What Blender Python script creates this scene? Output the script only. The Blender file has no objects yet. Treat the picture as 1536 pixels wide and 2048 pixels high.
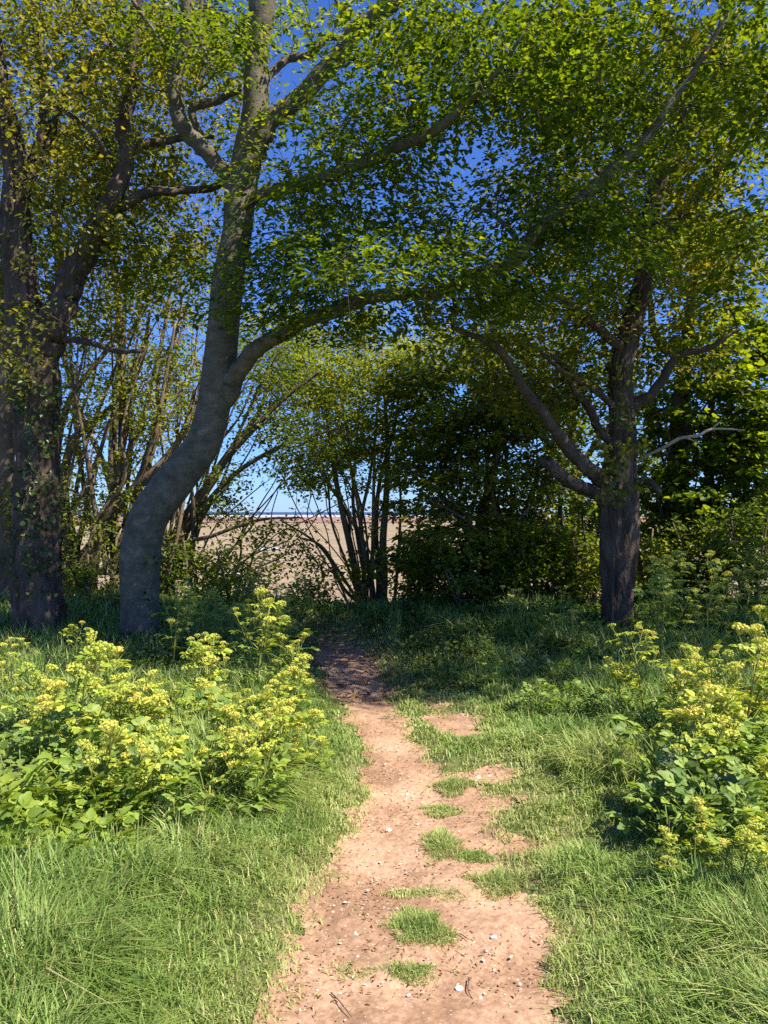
import bpy, math, random
import numpy as np
from mathutils import Vector

R = math.radians
F = 1607.0            # focal length in photograph pixels (1536 x 2048)
EYE = 1.6
rng = np.random.default_rng(7)
random.seed(7)
scene = bpy.context.scene
COL = scene.collection

# ------------------------------------------------------------------ camera, sky, sun, exposure
cam = bpy.data.objects.new('camera', bpy.data.cameras.new('camera'))
COL.objects.link(cam)
cam.location = (0, 0, EYE)
cam.rotation_euler = (R(90), 0, 0)
cam.data.sensor_fit = 'VERTICAL'
cam.data.sensor_height = 24.0
cam.data.lens = 24.0 * F / 2048.0
cam.data.clip_start = 0.05
cam.data.clip_end = 60000
scene.camera = cam

SUN_EL, SUN_AZ = R(52), R(116)          # azimuth clockwise from +Y (the way the camera looks)
SUN = np.array([math.sin(SUN_AZ) * math.cos(SUN_EL), math.cos(SUN_AZ) * math.cos(SUN_EL), math.sin(SUN_EL)])
world = bpy.data.worlds.new('World')
scene.world = world
world.use_nodes = True
wt = world.node_tree
for n in list(wt.nodes):
    wt.nodes.remove(n)
sky = wt.nodes.new('ShaderNodeTexSky')
sky.sky_type = 'NISHITA'
sky.sun_disc = False
sky.sun_elevation = SUN_EL
sky.sun_rotation = SUN_AZ
sky.altitude = 0
sky.air_density = 1.0
sky.dust_density = 0.15
sky.ozone_density = 5.0
bg = wt.nodes.new('ShaderNodeBackground')
bg.inputs['Strength'].default_value = 0.067
wo = wt.nodes.new('ShaderNodeOutputWorld')
tintn = wt.nodes.new('ShaderNodeMix'); tintn.data_type = 'RGBA'; tintn.blend_type = 'MULTIPLY'
tintn.inputs[0].default_value = 1.0
tintn.inputs[7].default_value = (0.56, 0.82, 1.45, 1)        # the phone's white balance leans blue in the sky
wt.links.new(sky.outputs[0], tintn.inputs[6])
wt.links.new(tintn.outputs[2], bg.inputs['Color'])
wt.links.new(bg.outputs[0], wo.inputs['Surface'])

sun = bpy.data.objects.new('sun', bpy.data.lights.new('sun', 'SUN'))
COL.objects.link(sun)
sun.data.energy = 5.0
sun.data.angle = R(0.53)
sun.data.color = (1.0, 0.90, 0.73)
sun.rotation_euler = Vector((-SUN[0], -SUN[1], -SUN[2])).to_track_quat('-Z', 'Y').to_euler()

scene.view_settings.view_transform = 'Standard'
scene.view_settings.look = 'None'
scene.view_settings.gamma = 1.0
scene.view_settings.exposure = 1.12
scene.view_settings.use_curve_mapping = False
scene.render.engine = 'CYCLES'
scene.cycles.max_bounces = 8
scene.cycles.diffuse_bounces = 4
scene.cycles.transmission_bounces = 5
scene.cycles.use_denoising = False
scene.cycles.sample_clamp_indirect = 6.0


# ------------------------------------------------------------------ helpers: numbers
def at(px, py, d):
    """photograph pixel at distance d (metres along the view) -> world point"""
    return np.array([(px - 768.0) / F * d, d, EYE - (py - 1024.0) / F * d])


def hash3(ix, iy, iz, seed):
    h = (ix * 374761393 + iy * 668265263 + iz * 2147483647 + seed * 974711) & 0xffffffff
    h = ((h ^ (h >> 13)) * 1274126177) & 0xffffffff
    h = ((h ^ (h >> 16)) * 2246822519) & 0xffffffff
    return ((h ^ (h >> 15)) & 0xffff) / 65535.0


def vnoise(P, seed=0):
    """value noise in 0..1 at points P (n,3)"""
    P = np.asarray(P, dtype=np.float64)
    I = np.floor(P).astype(np.int64)
    f = P - I
    f = f * f * (3 - 2 * f)
    r = 0
    for dx in (0, 1):
        for dy in (0, 1):
            for dz in (0, 1):
                w = (f[:, 0] if dx else 1 - f[:, 0]) * (f[:, 1] if dy else 1 - f[:, 1]) * (f[:, 2] if dz else 1 - f[:, 2])
                r = r + w * hash3(I[:, 0] + dx, I[:, 1] + dy, I[:, 2] + dz, seed)
    return r


def n2(x, y, s, seed=0):
    x = np.asarray(x, float).ravel(); y = np.asarray(y, float).ravel()
    return vnoise(np.stack([x * s, y * s, np.full_like(x, 0.37)], 1), seed)


def sstep(a, b, x):
    t = np.clip((np.asarray(x, float) - a) / (b - a), 0, 1)
    return t * t * (3 - 2 * t)


def unit(v):
    return v / np.maximum(np.linalg.norm(v, axis=-1, keepdims=True), 1e-9)


# ------------------------------------------------------------------ helpers: meshes and objects
def mesh_np(name, V, faces, mat=None, smooth=False, tint=None):
    """faces: list of int arrays (m,k)"""
    V = np.asarray(V, dtype=np.float32)
    me = bpy.data.meshes.new(name)
    faces = [np.asarray(f, dtype=np.int32) for f in faces if len(f)]
    nl = sum(f.size for f in faces)
    npoly = sum(len(f) for f in faces)
    me.vertices.add(len(V)); me.vertices.foreach_set('co', V.ravel())
    me.loops.add(nl); me.loops.foreach_set('vertex_index', np.concatenate([f.ravel() for f in faces]))
    me.polygons.add(npoly)
    tot = np.concatenate([np.full(len(f), f.shape[1], np.int32) for f in faces])
    st = np.concatenate([[0], np.cumsum(tot)[:-1]]).astype(np.int32)
    me.polygons.foreach_set('loop_start', st)
    me.update(calc_edges=True)
    if smooth:
        me.polygons.foreach_set('use_smooth', np.ones(npoly, dtype=bool))
    if tint is not None:
        a = me.attributes.new('tint', 'FLOAT', 'POINT')
        a.data.foreach_set('value', np.asarray(tint, dtype=np.float32))
    if mat:
        me.materials.append(mat)
    return me


def obj(name, me, parent=None, label=None, cat=None, group=None, kind=None, loc=None):
    o = bpy.data.objects.new(name, me)
    COL.objects.link(o)
    if parent is not None:
        o.parent = parent
    if loc is not None:
        o.location = loc
    if label: o['label'] = label
    if cat: o['category'] = cat
    if group: o['group'] = group
    if kind: o['kind'] = kind
    return o


class MB:
    """collects vertices and faces of one mesh"""
    def __init__(self):
        self.V = []; self.Q = []; self.T = []; self.n = 0
    def add(self, V, Q=None, T=None):
        V = np.asarray(V, float)
        if Q is not None and len(Q): self.Q.append(np.asarray(Q) + self.n)
        if T is not None and len(T): self.T.append(np.asarray(T) + self.n)
        self.V.append(V); self.n += len(V)
    def mesh(self, name, mat, smooth=False, origin=None, tint=None):
        V = np.concatenate(self.V)
        if origin is not None: V = V - np.asarray(origin)
        fs = []
        if self.Q: fs.append(np.concatenate(self.Q))
        if self.T: fs.append(np.concatenate(self.T))
        return mesh_np(name, V, fs, mat, smooth, tint)


def catmull(P, step):
    """resample polyline P (n,k) smoothly; the first three columns are positions"""
    P = np.asarray(P, float)
    if len(P) == 2:
        n = max(2, int(np.linalg.norm(P[1, :3] - P[0, :3]) / step) + 1)
        t = np.linspace(0, 1, n)[:, None]
        return P[0] * (1 - t) + P[1] * t
    E = np.vstack([2 * P[0] - P[1], P, 2 * P[-1] - P[-2]])
    out = []
    for i in range(1, len(E) - 2):
        L = np.linalg.norm(E[i + 1, :3] - E[i, :3])
        n = max(2, int(L / step) + 1)
        t = np.linspace(0, 1, n, endpoint=False)[:, None]
        a, b, c, d = E[i - 1], E[i], E[i + 1], E[i + 2]
        out.append(0.5 * ((2 * b) + (-a + c) * t + (2 * a - 5 * b + 4 * c - d) * t ** 2 + (-a + 3 * b - 3 * c + d) * t ** 3))
    out.append(P[-1:])
    return np.vstack(out)


def frames(C):
    T = unit(np.gradient(C, axis=0))
    U = np.zeros_like(T)
    ref = np.array([1.0, 0, 0]) if abs(T[0, 0]) < 0.8 else np.array([0, 0, 1.0])
    u = unit(np.cross(T[0], ref))
    for i in range(len(C)):
        u = u - T[i] * np.dot(u, T[i])
        u = u / max(np.linalg.norm(u), 1e-9)
        U[i] = u
    return T, U, np.cross(T, U)


def tube(mb, C, rad, sides, disp=None, cap=True):
    """tube along centres C with radii rad; disp(centres, theta, s, r) -> radial offset"""
    C = np.asarray(C, float); rad = np.asarray(rad, float)
    m = len(C)
    T, U, W = frames(C)
    th = np.linspace(0, 2 * math.pi, sides, endpoint=False)
    c, s = np.cos(th), np.sin(th)
    D = U[:, None, :] * c[None, :, None] + W[:, None, :] * s[None, :, None]
    rr = np.repeat(rad[:, None], sides, 1)
    if disp is not None:
        arc = np.concatenate([[0], np.cumsum(np.linalg.norm(np.diff(C, axis=0), axis=1))])
        rr = rr + disp(C, c, s, arc, rad)
    V = (C[:, None, :] + D * rr[:, :, None]).reshape(-1, 3)
    i = np.arange(m - 1)[:, None] * sides
    j = np.arange(sides)[None, :]
    k = (j + 1) % sides
    Q = np.stack([i + j, i + k, i + k + sides, i + j + sides], -1).reshape(-1, 4)
    Tq = None
    if cap:
        V = np.vstack([V, C[-1:] + T[-1] * rad[-1] * 0.5])
        jj = np.arange(sides); b = (m - 1) * sides
        Tq = np.stack([b + jj, b + (jj + 1) % sides, np.full(sides, m * sides)], 1)
    mb.add(V, Q, Tq)


def bark_rough(amp, seed, ku=7.0, kv=2.2):
    def f(C, c, s, arc, rad):
        m, n = len(C), len(c)
        A = np.repeat(arc[:, None], n, 1)
        sc = np.sqrt(np.maximum(rad, 0.01) / 0.25)[:, None]
        P = np.stack([c[None] * ku * np.ones((m, 1)), s[None] * ku * np.ones((m, 1)), A * kv], -1).reshape(-1, 3)
        a = 1 - np.abs(vnoise(P, seed) * 2 - 1)
        b = vnoise(P * [2.3, 2.3, 3.4], seed + 1)
        L = vnoise(np.stack([c[None] * 1.3 * np.ones((m, 1)), s[None] * 1.3 * np.ones((m, 1)), A * 1.6], -1).reshape(-1, 3), seed + 2)
        r = ((a - 0.5) * amp + (b - 0.5) * amp * 0.8).reshape(m, n) * sc + ((L - 0.5) * 0.34).reshape(m, n) * rad[:, None]
        return r
    return f


def bark_smooth(seed):
    def f(C, c, s, arc, rad):
        m, n = len(C), len(c)
        A = np.repeat(arc[:, None], n, 1)
        L = vnoise(np.stack([c[None] * 1.2 * np.ones((m, 1)), s[None] * 1.2 * np.ones((m, 1)), A * 2.0], -1).reshape(-1, 3), seed)
        k = vnoise(np.stack([c[None] * 3.0 * np.ones((m, 1)), s[None] * 3.0 * np.ones((m, 1)), A * 3.2], -1).reshape(-1, 3), seed + 3)
        return ((L - 0.5) * 0.13 + (k - 0.5) * 0.035 + np.maximum(k - 0.86, 0) * 0.5).reshape(m, n) * rad[:, None]
    return f


def leaves(P, D, N, L, W, fold=0.25, droop=0.12):
    """six-point leaves folded along the midrib: returns V, quads"""
    D = unit(D); S = unit(np.cross(N, D)); N = unit(np.cross(D, S))
    L = L[:, None]; W = W[:, None]
    up = N * W * fold
    v0 = P
    v1 = P + D * L * 0.30 + S * W * 0.50 + up
    v2 = P + D * L * 0.68 + S * W * 0.40 + up * 0.7 - N * L * droop * 0.4
    v3 = P + D * L - N * L * droop
    v4 = P + D * L * 0.68 - S * W * 0.40 + up * 0.7 - N * L * droop * 0.4
    v5 = P + D * L * 0.30 - S * W * 0.50 + up
    V = np.stack([v0, v1, v2, v3, v4, v5], 1).reshape(-1, 3)
    b = np.arange(len(P))[:, None] * 6
    Q = np.concatenate([b + [[0, 3, 2, 1]], b + [[0, 5, 4, 3]]])
    return V, Q


# ------------------------------------------------------------------ materials
def new_mat(name):
    m = bpy.data.materials.new(name)
    m.use_nodes = True
    nt = m.node_tree
    for n in list(nt.nodes):
        nt.nodes.remove(n)
    out = nt.nodes.new('ShaderNodeOutputMaterial')
    return m, nt, out


def ramp(nt, stops):
    r = nt.nodes.new('ShaderNodeValToRGB')
    e = r.color_ramp.elements
    while len(e) < len(stops):
        e.new(0.5)
    for i, (p, c) in enumerate(stops):
        e[i].position = p
        e[i].color = (*c, 1)
    return r


def noise(nt, scale, detail=3.0, rough=0.55, coord=None, vec_scale=None):
    n = nt.nodes.new('ShaderNodeTexNoise')
    n.inputs['Scale'].default_value = scale
    n.inputs['Detail'].default_value = detail
    n.inputs['Roughness'].default_value = rough
    if coord is None:
        coord = nt.nodes.new('ShaderNodeTexCoord').outputs['Object']
    if vec_scale:
        mp = nt.nodes.new('ShaderNodeMapping')
        mp.inputs['Scale'].default_value = vec_scale
        nt.links.new(coord, mp.inputs['Vector'])
        coord = mp.outputs[0]
    nt.links.new(coord, n.inputs['Vector'])
    return n


def leaf_mat(name, stops, trans=(1.5, 1.35, 0.5), mixf=0.42, rough=0.45, spec=0.35, cscale=0.8, objr=0.0):
    """leaf colour varies leaf by leaf and a little by clump; light comes through the blade"""
    m, nt, out = new_mat(name)
    L = nt.links
    geo = nt.nodes.new('ShaderNodeNewGeometry')
    nz = noise(nt, cscale, 2.0, coord=geo.outputs['Position'])
    mix = nt.nodes.new('ShaderNodeMath'); mix.operation = 'MULTIPLY_ADD'
    L.new(nz.outputs[0], mix.inputs[0]); mix.inputs[1].default_value = 0.9; mix.inputs[2].default_value = -0.45
    add = nt.nodes.new('ShaderNodeMath'); add.operation = 'ADD'; add.use_clamp = True
    L.new(geo.outputs['Random Per Island'], add.inputs[0]); L.new(mix.outputs[0], add.inputs[1])
    if objr:
        oi = nt.nodes.new('ShaderNodeObjectInfo')
        om = nt.nodes.new('ShaderNodeMath'); om.operation = 'MULTIPLY_ADD'; om.inputs[1].default_value = objr; om.inputs[2].default_value = -objr / 2
        L.new(oi.outputs['Random'], om.inputs[0])
        a2 = nt.nodes.new('ShaderNodeMath'); a2.operation = 'ADD'; a2.use_clamp = True
        L.new(om.outputs[0], a2.inputs[0]); L.new(add.outputs[0], a2.inputs[1]); add = a2
    rp = ramp(nt, stops)
    L.new(add.outputs[0], rp.inputs[0])
    p = nt.nodes.new('ShaderNodeBsdfPrincipled')
    p.inputs['Roughness'].default_value = rough
    p.inputs['Specular IOR Level'].default_value = spec
    L.new(rp.outputs[0], p.inputs['Base Color'])
    mul = nt.nodes.new('ShaderNodeMix'); mul.data_type = 'RGBA'; mul.blend_type = 'MULTIPLY'
    mul.inputs[0].default_value = 1.0
    L.new(rp.outputs[0], mul.inputs[6]); mul.inputs[7].default_value = (*trans, 1)
    t = nt.nodes.new('ShaderNodeBsdfTranslucent')
    L.new(mul.outputs[2], t.inputs['Color'])
    mx = nt.nodes.new('ShaderNodeMixShader'); mx.inputs[0].default_value = mixf
    L.new(p.outputs[0], mx.inputs[1]); L.new(t.outputs[0], mx.inputs[2])
    L.new(mx.outputs[0], out.inputs['Surface'])
    return m


def rough_mat(name, stops, scale=6.0, detail=6.0, bump=0.4, bscale=40.0, rough=0.9, vec=None, dist=0.02, spec=0.2, nrough=0.55):
    m, nt, out = new_mat(name)
    L = nt.links
    nz = noise(nt, scale, detail, nrough, vec_scale=vec)
    rp = ramp(nt, stops)
    L.new(nz.outputs[0], rp.inputs[0])
    p = nt.nodes.new('ShaderNodeBsdfPrincipled')
    p.inputs['Roughness'].default_value = rough
    p.inputs['Specular IOR Level'].default_value = spec
    L.new(rp.outputs[0], p.inputs['Base Color'])
    nb = noise(nt, bscale, 4.0, vec_scale=vec)
    b = nt.nodes.new('ShaderNodeBump'); b.inputs['Strength'].default_value = bump
    b.inputs['Distance'].default_value = dist
    L.new(nb.outputs[0], b.inputs['Height']); L.new(b.outputs[0], p.inputs['Normal'])
    L.new(p.outputs[0], out.inputs['Surface'])
    return m


M = {}
M['oak_bark'] = rough_mat('oak_bark', [(0.25, (0.035, 0.026, 0.019)), (0.5, (0.095, 0.070, 0.052)), (0.75, (0.19, 0.145, 0.105))], 5, 8, 1.0, 24, vec=(1, 1, 0.36), dist=0.06, nrough=0.65)
M['beech_bark'] = rough_mat('beech_bark', [(0.30, (0.058, 0.050, 0.034)), (0.47, (0.112, 0.098, 0.068)), (0.58, (0.155, 0.137, 0.096)), (0.70, (0.25, 0.222, 0.16))], 7.0, 12, 0.5, 34, vec=(1, 1, 1.3), dist=0.012, rough=0.75, nrough=0.74)
M['thin_bark'] = rough_mat('thin_bark', [(0.3, (0.075, 0.055, 0.036)), (0.55, (0.17, 0.125, 0.08)), (0.8, (0.27, 0.21, 0.14))], 4, 5, 0.5, 30, vec=(1, 1, 0.4))
M['dead_wood'] = rough_mat('dead_wood', [(0.3, (0.26, 0.22, 0.17)), (0.7, (0.46, 0.41, 0.34))], 8, 5, 0.4, 40)
M['leaf_beech'] = leaf_mat('leaf_beech', [(0.0, (0.050, 0.095, 0.009)), (0.45, (0.085, 0.150, 0.012)), (0.8, (0.135, 0.200, 0.016)), (1.0, (0.21, 0.26, 0.022))], trans=(2.2, 1.9, 0.5), mixf=0.5)
M['leaf_oak'] = leaf_mat('leaf_oak', [(0.0, (0.065, 0.095, 0.012)), (0.4, (0.13, 0.165, 0.018)), (0.75, (0.21, 0.215, 0.026)), (1.0, (0.28, 0.245, 0.036))], trans=(1.9, 1.7, 0.5), mixf=0.5)
M['leaf_golden'] = leaf_mat('leaf_golden', [(0.0, (0.13, 0.14, 0.02)), (0.5, (0.27, 0.22, 0.035)), (1.0, (0.36, 0.22, 0.06))], trans=(1.5, 1.3, 0.55), mixf=0.45)
M['leaf_thicket'] = leaf_mat('leaf_thicket', [(0.0, (0.045, 0.085, 0.012)), (0.5, (0.095, 0.155, 0.018)), (1.0, (0.19, 0.235, 0.03))], trans=(2.0, 1.8, 0.5), mixf=0.5)
M['leaf_dark'] = leaf_mat('leaf_dark', [(0.0, (0.065, 0.11, 0.011)), (0.5, (0.115, 0.185, 0.015)), (1.0, (0.21, 0.275, 0.022))], trans=(2.2, 1.9, 0.45), mixf=0.5)
M['leaf_light'] = leaf_mat('leaf_light', [(0.0, (0.09, 0.14, 0.016)), (0.5, (0.17, 0.225, 0.024)), (1.0, (0.29, 0.31, 0.04))], trans=(2.0, 1.8, 0.5), mixf=0.5)  # spring-yellow leaf, painted paler still where neighbours block the sun
M['leaf_ivy'] = leaf_mat('leaf_ivy', [(0.0, (0.025, 0.05, 0.012)), (0.6, (0.05, 0.095, 0.018)), (1.0, (0.14, 0.17, 0.03))], mixf=0.25, rough=0.35)
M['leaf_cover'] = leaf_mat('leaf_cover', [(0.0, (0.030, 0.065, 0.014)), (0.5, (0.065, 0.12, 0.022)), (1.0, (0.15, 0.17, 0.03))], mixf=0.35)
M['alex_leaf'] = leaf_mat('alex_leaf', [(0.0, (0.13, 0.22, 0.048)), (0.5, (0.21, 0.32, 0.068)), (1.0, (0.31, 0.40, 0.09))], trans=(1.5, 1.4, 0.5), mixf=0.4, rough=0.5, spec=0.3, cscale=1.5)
M['alex_upper'] = leaf_mat('alex_upper', [(0.0, (0.21, 0.31, 0.045)), (0.5, (0.36, 0.45, 0.06)), (1.0, (0.52, 0.53, 0.08))], trans=(1.3, 1.2, 0.5), mixf=0.35, cscale=1.5, objr=0.7)
M['alex_flower'] = leaf_mat('alex_flower', [(0.0, (0.34, 0.43, 0.07)), (0.3, (0.52, 0.58, 0.10)), (0.7, (0.66, 0.66, 0.13)), (1.0, (0.72, 0.61, 0.15))], trans=(1.2, 1.1, 0.5), mixf=0.25, rough=0.7, spec=0.2, cscale=2.0, objr=0.8)
M['lush_leaf'] = leaf_mat('lush_leaf', [(0.0, (0.16, 0.25, 0.035)), (0.5, (0.23, 0.33, 0.045)), (1.0, (0.32, 0.40, 0.06))], trans=(1.4, 1.3, 0.5), mixf=0.4, rough=0.5, spec=0.3, cscale=1.5, objr=0.6)
M['alex_stem'] = rough_mat('alex_stem', [(0.3, (0.16, 0.20, 0.04)), (0.7, (0.28, 0.29, 0.07))], 6, 3, 0.2, 60, rough=0.5)
M['grey_leaf'] = leaf_mat('grey_leaf', [(0.0, (0.085, 0.14, 0.055)), (0.5, (0.13, 0.20, 0.08)), (1.0, (0.18, 0.25, 0.10))], trans=(1.2, 1.2, 0.7), mixf=0.3, rough=0.5, spec=0.3)
M['nettle_leaf'] = leaf_mat('nettle_leaf', [(0.0, (0.09, 0.15, 0.035)), (0.5, (0.15, 0.22, 0.05)), (1.0, (0.24, 0.29, 0.07))], mixf=0.3)
M['dead_leaf'] = leaf_mat('dead_leaf', [(0.0, (0.13, 0.07, 0.03)), (0.5, (0.24, 0.14, 0.06)), (1.0, (0.36, 0.22, 0.10))], mixf=0.2, trans=(1, 0.9, 0.7))
M['flint'] = rough_mat('flint', [(0.3, (0.46, 0.40, 0.33)), (0.7, (0.80, 0.76, 0.69))], 20, 4, 0.3, 60, rough=0.6)
M['pebble'] = rough_mat('pebble', [(0.3, (0.34, 0.25, 0.17)), (0.7, (0.66, 0.56, 0.44))], 25, 3, 0.2, 60, rough=0.7)


def tinted_leaf(name, c0, c1, c2, mixf=0.3):
    """grass: the attribute tint runs from fresh (0) to dry (1); each blade varies"""
    m, nt, out = new_mat(name)
    L = nt.links
    at_ = nt.nodes.new('ShaderNodeAttribute'); at_.attribute_name = 'tint'
    geo = nt.nodes.new('ShaderNodeNewGeometry')
    a = nt.nodes.new('ShaderNodeMath'); a.operation = 'MULTIPLY_ADD'; a.inputs[1].default_value = 0.5; a.inputs[2].default_value = -0.25
    L.new(geo.outputs['Random Per Island'], a.inputs[0])
    s = nt.nodes.new('ShaderNodeMath'); s.operation = 'ADD'; s.use_clamp = True
    L.new(a.outputs[0], s.inputs[0]); L.new(at_.outputs['Fac'], s.inputs[1])
    rp = ramp(nt, [(0.0, c0), (0.45, c1), (1.0, c2)])
    L.new(s.outputs[0], rp.inputs[0])
    p = nt.nodes.new('ShaderNodeBsdfPrincipled'); p.inputs['Roughness'].default_value = 0.5
    p.inputs['Specular IOR Level'].default_value = 0.35
    L.new(rp.outputs[0], p.inputs['Base Color'])
    t = nt.nodes.new('ShaderNodeBsdfTranslucent'); L.new(rp.outputs[0], t.inputs['Color'])
    mx = nt.nodes.new('ShaderNodeMixShader'); mx.inputs[0].default_value = mixf
    L.new(p.outputs[0], mx.inputs[1]); L.new(t.outputs[0], mx.inputs[2])
    L.new(mx.outputs[0], out.inputs['Surface'])
    return m


M['grass'] = tinted_leaf('grass_blades', (0.17, 0.285, 0.055), (0.35, 0.425, 0.12), (0.55, 0.49, 0.24))


def soil_mat():
    m, nt, out = new_mat('path_soil')
    L = nt.links
    co = nt.nodes.new('ShaderNodeTexCoord').outputs['Object']
    big = noise(nt, 1.7, 5, 0.6, co)
    fine = noise(nt, 38, 6, 0.7, co)
    add = nt.nodes.new('ShaderNodeMath'); add.operation = 'MULTIPLY_ADD'; add.inputs[1].default_value = 0.45
    L.new(fine.outputs[0], add.inputs[0]); 
    sc = nt.nodes.new('ShaderNodeMath'); sc.operation = 'MULTIPLY'; sc.inputs[1].default_value = 0.55
    L.new(big.outputs[0], sc.inputs[0]); L.new(sc.outputs[0], add.inputs[2])
    rp = ramp(nt, [(0.34, (0.17, 0.100, 0.064)), (0.46, (0.28, 0.172, 0.110)), (0.55, (0.41, 0.265, 0.178)), (0.66, (0.54, 0.36, 0.25))])
    L.new(add.outputs[0], rp.inputs[0])
    vor = nt.nodes.new('ShaderNodeTexVoronoi'); vor.inputs['Scale'].default_value = 55
    L.new(co, vor.inputs['Vector'])
    gt = nt.nodes.new('ShaderNodeMath'); gt.operation = 'LESS_THAN'; gt.inputs[1].default_value = 0.16
    L.new(vor.outputs['Distance'], gt.inputs[0])
    sep = nt.nodes.new('ShaderNodeSeparateColor'); L.new(vor.outputs['Color'], sep.inputs[0])
    g2 = nt.nodes.new('ShaderNodeMath'); g2.operation = 'GREATER_THAN'; g2.inputs[1].default_value = 0.72
    L.new(sep.outputs[0], g2.inputs[0])
    mm = nt.nodes.new('ShaderNodeMath'); mm.operation = 'MULTIPLY'
    L.new(gt.outputs[0], mm.inputs[0]); L.new(g2.outputs[0], mm.inputs[1])
    mix = nt.nodes.new('ShaderNodeMix'); mix.data_type = 'RGBA'
    L.new(mm.outputs[0], mix.inputs[0]); L.new(rp.outputs[0], mix.inputs[6]); mix.inputs[7].default_value = (0.62, 0.52, 0.40, 1)
    p = nt.nodes.new('ShaderNodeBsdfPrincipled'); p.inputs['Roughness'].default_value = 0.95
    p.inputs['Specular IOR Level'].default_value = 0.1
    L.new(mix.outputs[2], p.inputs['Base Color'])
    b = nt.nodes.new('ShaderNodeBump'); b.inputs['Strength'].default_value = 0.55; b.inputs['Distance'].default_value = 0.010
    L.new(fine.outputs[0], b.inputs['Height']); L.new(b.outputs[0], p.inputs['Normal'])
    L.new(p.outputs[0], out.inputs['Surface'])
    return m


M['soil'] = soil_mat()
M['turf'] = rough_mat('turf', [(0.3, (0.060, 0.080, 0.022)), (0.5, (0.115, 0.13, 0.042)), (0.7, (0.20, 0.165, 0.085))], 5, 7, 0.8, 50, dist=0.02)
M['marsh'] = rough_mat('marsh', [(0.32, (0.16, 0.118, 0.070)), (0.5, (0.25, 0.19, 0.115)), (0.68, (0.33, 0.26, 0.165))], 0.30, 12, 0.2, 2, dist=0.1, vec=(0.35, 1, 1))
M['heath'] = rough_mat('heath', [(0.3, (0.17, 0.095, 0.075)), (0.7, (0.32, 0.20, 0.155))], 0.03, 8, 0.1, 1, vec=(0.3, 1, 1))
M['sand'] = rough_mat('sand', [(0.3, (0.34, 0.31, 0.28)), (0.7, (0.42, 0.39, 0.35))], 0.01, 4, 0.1, 1)


def water_mat(name, col, rough):
    m, nt, out = new_mat(name)
    p = nt.nodes.new('ShaderNodeBsdfPrincipled')
    p.inputs['Base Color'].default_value = (*col, 1)
    p.inputs['Roughness'].default_value = rough
    nz = noise(nt, 0.4, 4)
    b = nt.nodes.new('ShaderNodeBump'); b.inputs['Strength'].default_value = 0.15; b.inputs['Distance'].default_value = 0.05
    nt.links.new(nz.outputs[0], b.inputs['Height']); nt.links.new(b.outputs[0], p.inputs['Normal'])
    nt.links.new(p.outputs[0], out.inputs['Surface'])
    return m


M['sea'] = water_mat('sea_water', (0.02, 0.055, 0.13), 0.45)
M['pool'] = water_mat('pool_painted_glint', (0.62, 0.66, 0.70), 0.3)  # whitish base colour paints in the glint of sky on the water

# ------------------------------------------------------------------ ground
PY = np.array([1.0, 2.0, 2.51, 2.94, 3.31, 3.80, 4.46, 4.95, 5.40, 5.85, 6.33, 7.2, 8.4, 9.66, 11.0, 13.0, 16.0])
PL = np.array([-.45, -.42, -.38, -.31, -.23, -.15, -.05, -.06, -.10, -.15, -.22, -.40, -.66, -.80, -1.15, -1.9, -3.0])
PR = np.array([.50, .52, .54, .63, .57, .50, .52, .30, .20, .16, .07, -.02, -.10, -.46, -.75, -1.5, -2.6])
# turf left standing in the path, and bare scrapes beside it: (photo x, photo y, half width px, half height px)
def gp(px, py):
    d = EYE * F / (py - 1024.0)
    return (px - 768.0) / F * d, d


def ell(px, py, rx, ry):
    x, y = gp(px, py)
    _, ya = gp(px, py - ry); _, yb = gp(px, py + ry)
    return x, y, rx / F * y, (ya - yb) / 2


TUFTS = [ell(905, 1577, 34, 14), ell(884, 1622, 36, 9), ell(880, 1692, 34, 24), ell(946, 1712, 42, 14),
         ell(838, 1852, 56, 30), ell(800, 1932, 82, 18), ell(905, 1782, 100, 16), ell(1000, 1765, 60, 22)]
BARE = [ell(898, 1445, 34, 16), ell(962, 1548, 46, 13), ell(870, 1415, 26, 8), ell(985, 1695, 60, 12), ell(930, 1610, 60, 16)]


def path_d(x, y, tufts=True):
    """signed distance to bare soil: negative on the bare path, in metres"""
    x = np.asarray(x, float).ravel(); y = np.asarray(y, float).ravel()
    l = np.interp(y, PY, PL); r = np.interp(y, PY, PR)
    w = (n2(x, y, 2.6, 11) - .5) * .17 + (n2(x, y, 9, 12) - .5) * .15 + (n2(x, y, 27, 13) - .5) * .10
    d = np.maximum(np.maximum(l - x, x - r), (y - 9.8) * .5) + w
    for (cx, cy, rx, ry) in BARE:
        q = np.sqrt(((x - cx) / rx) ** 2 + ((y - cy) / ry) ** 2)
        d = np.minimum(d, (q - 1) * min(rx, ry) + w * 1.1 + .03)
    for (cx, cy, rx, ry) in TUFTS if tufts else ():
        q = np.sqrt(((x - cx) / rx) ** 2 + ((y - cy) / ry) ** 2)
        d = np.maximum(d, (1 - q) * min(rx, ry) * .8 + w * .25 + .0)
    return d


def gz(x, y):
    x = np.asarray(x, float).ravel(); y = np.asarray(y, float).ravel()
    s = np.clip((y - 10.6) / 26.0, 0, 1)
    z = -7.6 * s ** 1.25 * (1.6 - .6 * s)
    mid = (np.interp(y, PY, PL) + np.interp(y, PY, PR)) / 2
    off = np.abs(x - mid)
    bank = np.maximum(sstep(.3, 1.5, off) * sstep(7.5, 10.5, y) * .22, sstep(9.7, 11.0, y) * .24)
    verge = sstep(.0, .25, path_d(x, y, False)) * .045
    z = z + bank * (1 - sstep(12, 18, y)) + verge * (1 - sstep(14, 20, y))
    z = z + (n2(x, y, .7, 21) - .5) * .07 + (n2(x, y, 3.1, 22) - .5) * .025
    return z


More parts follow.
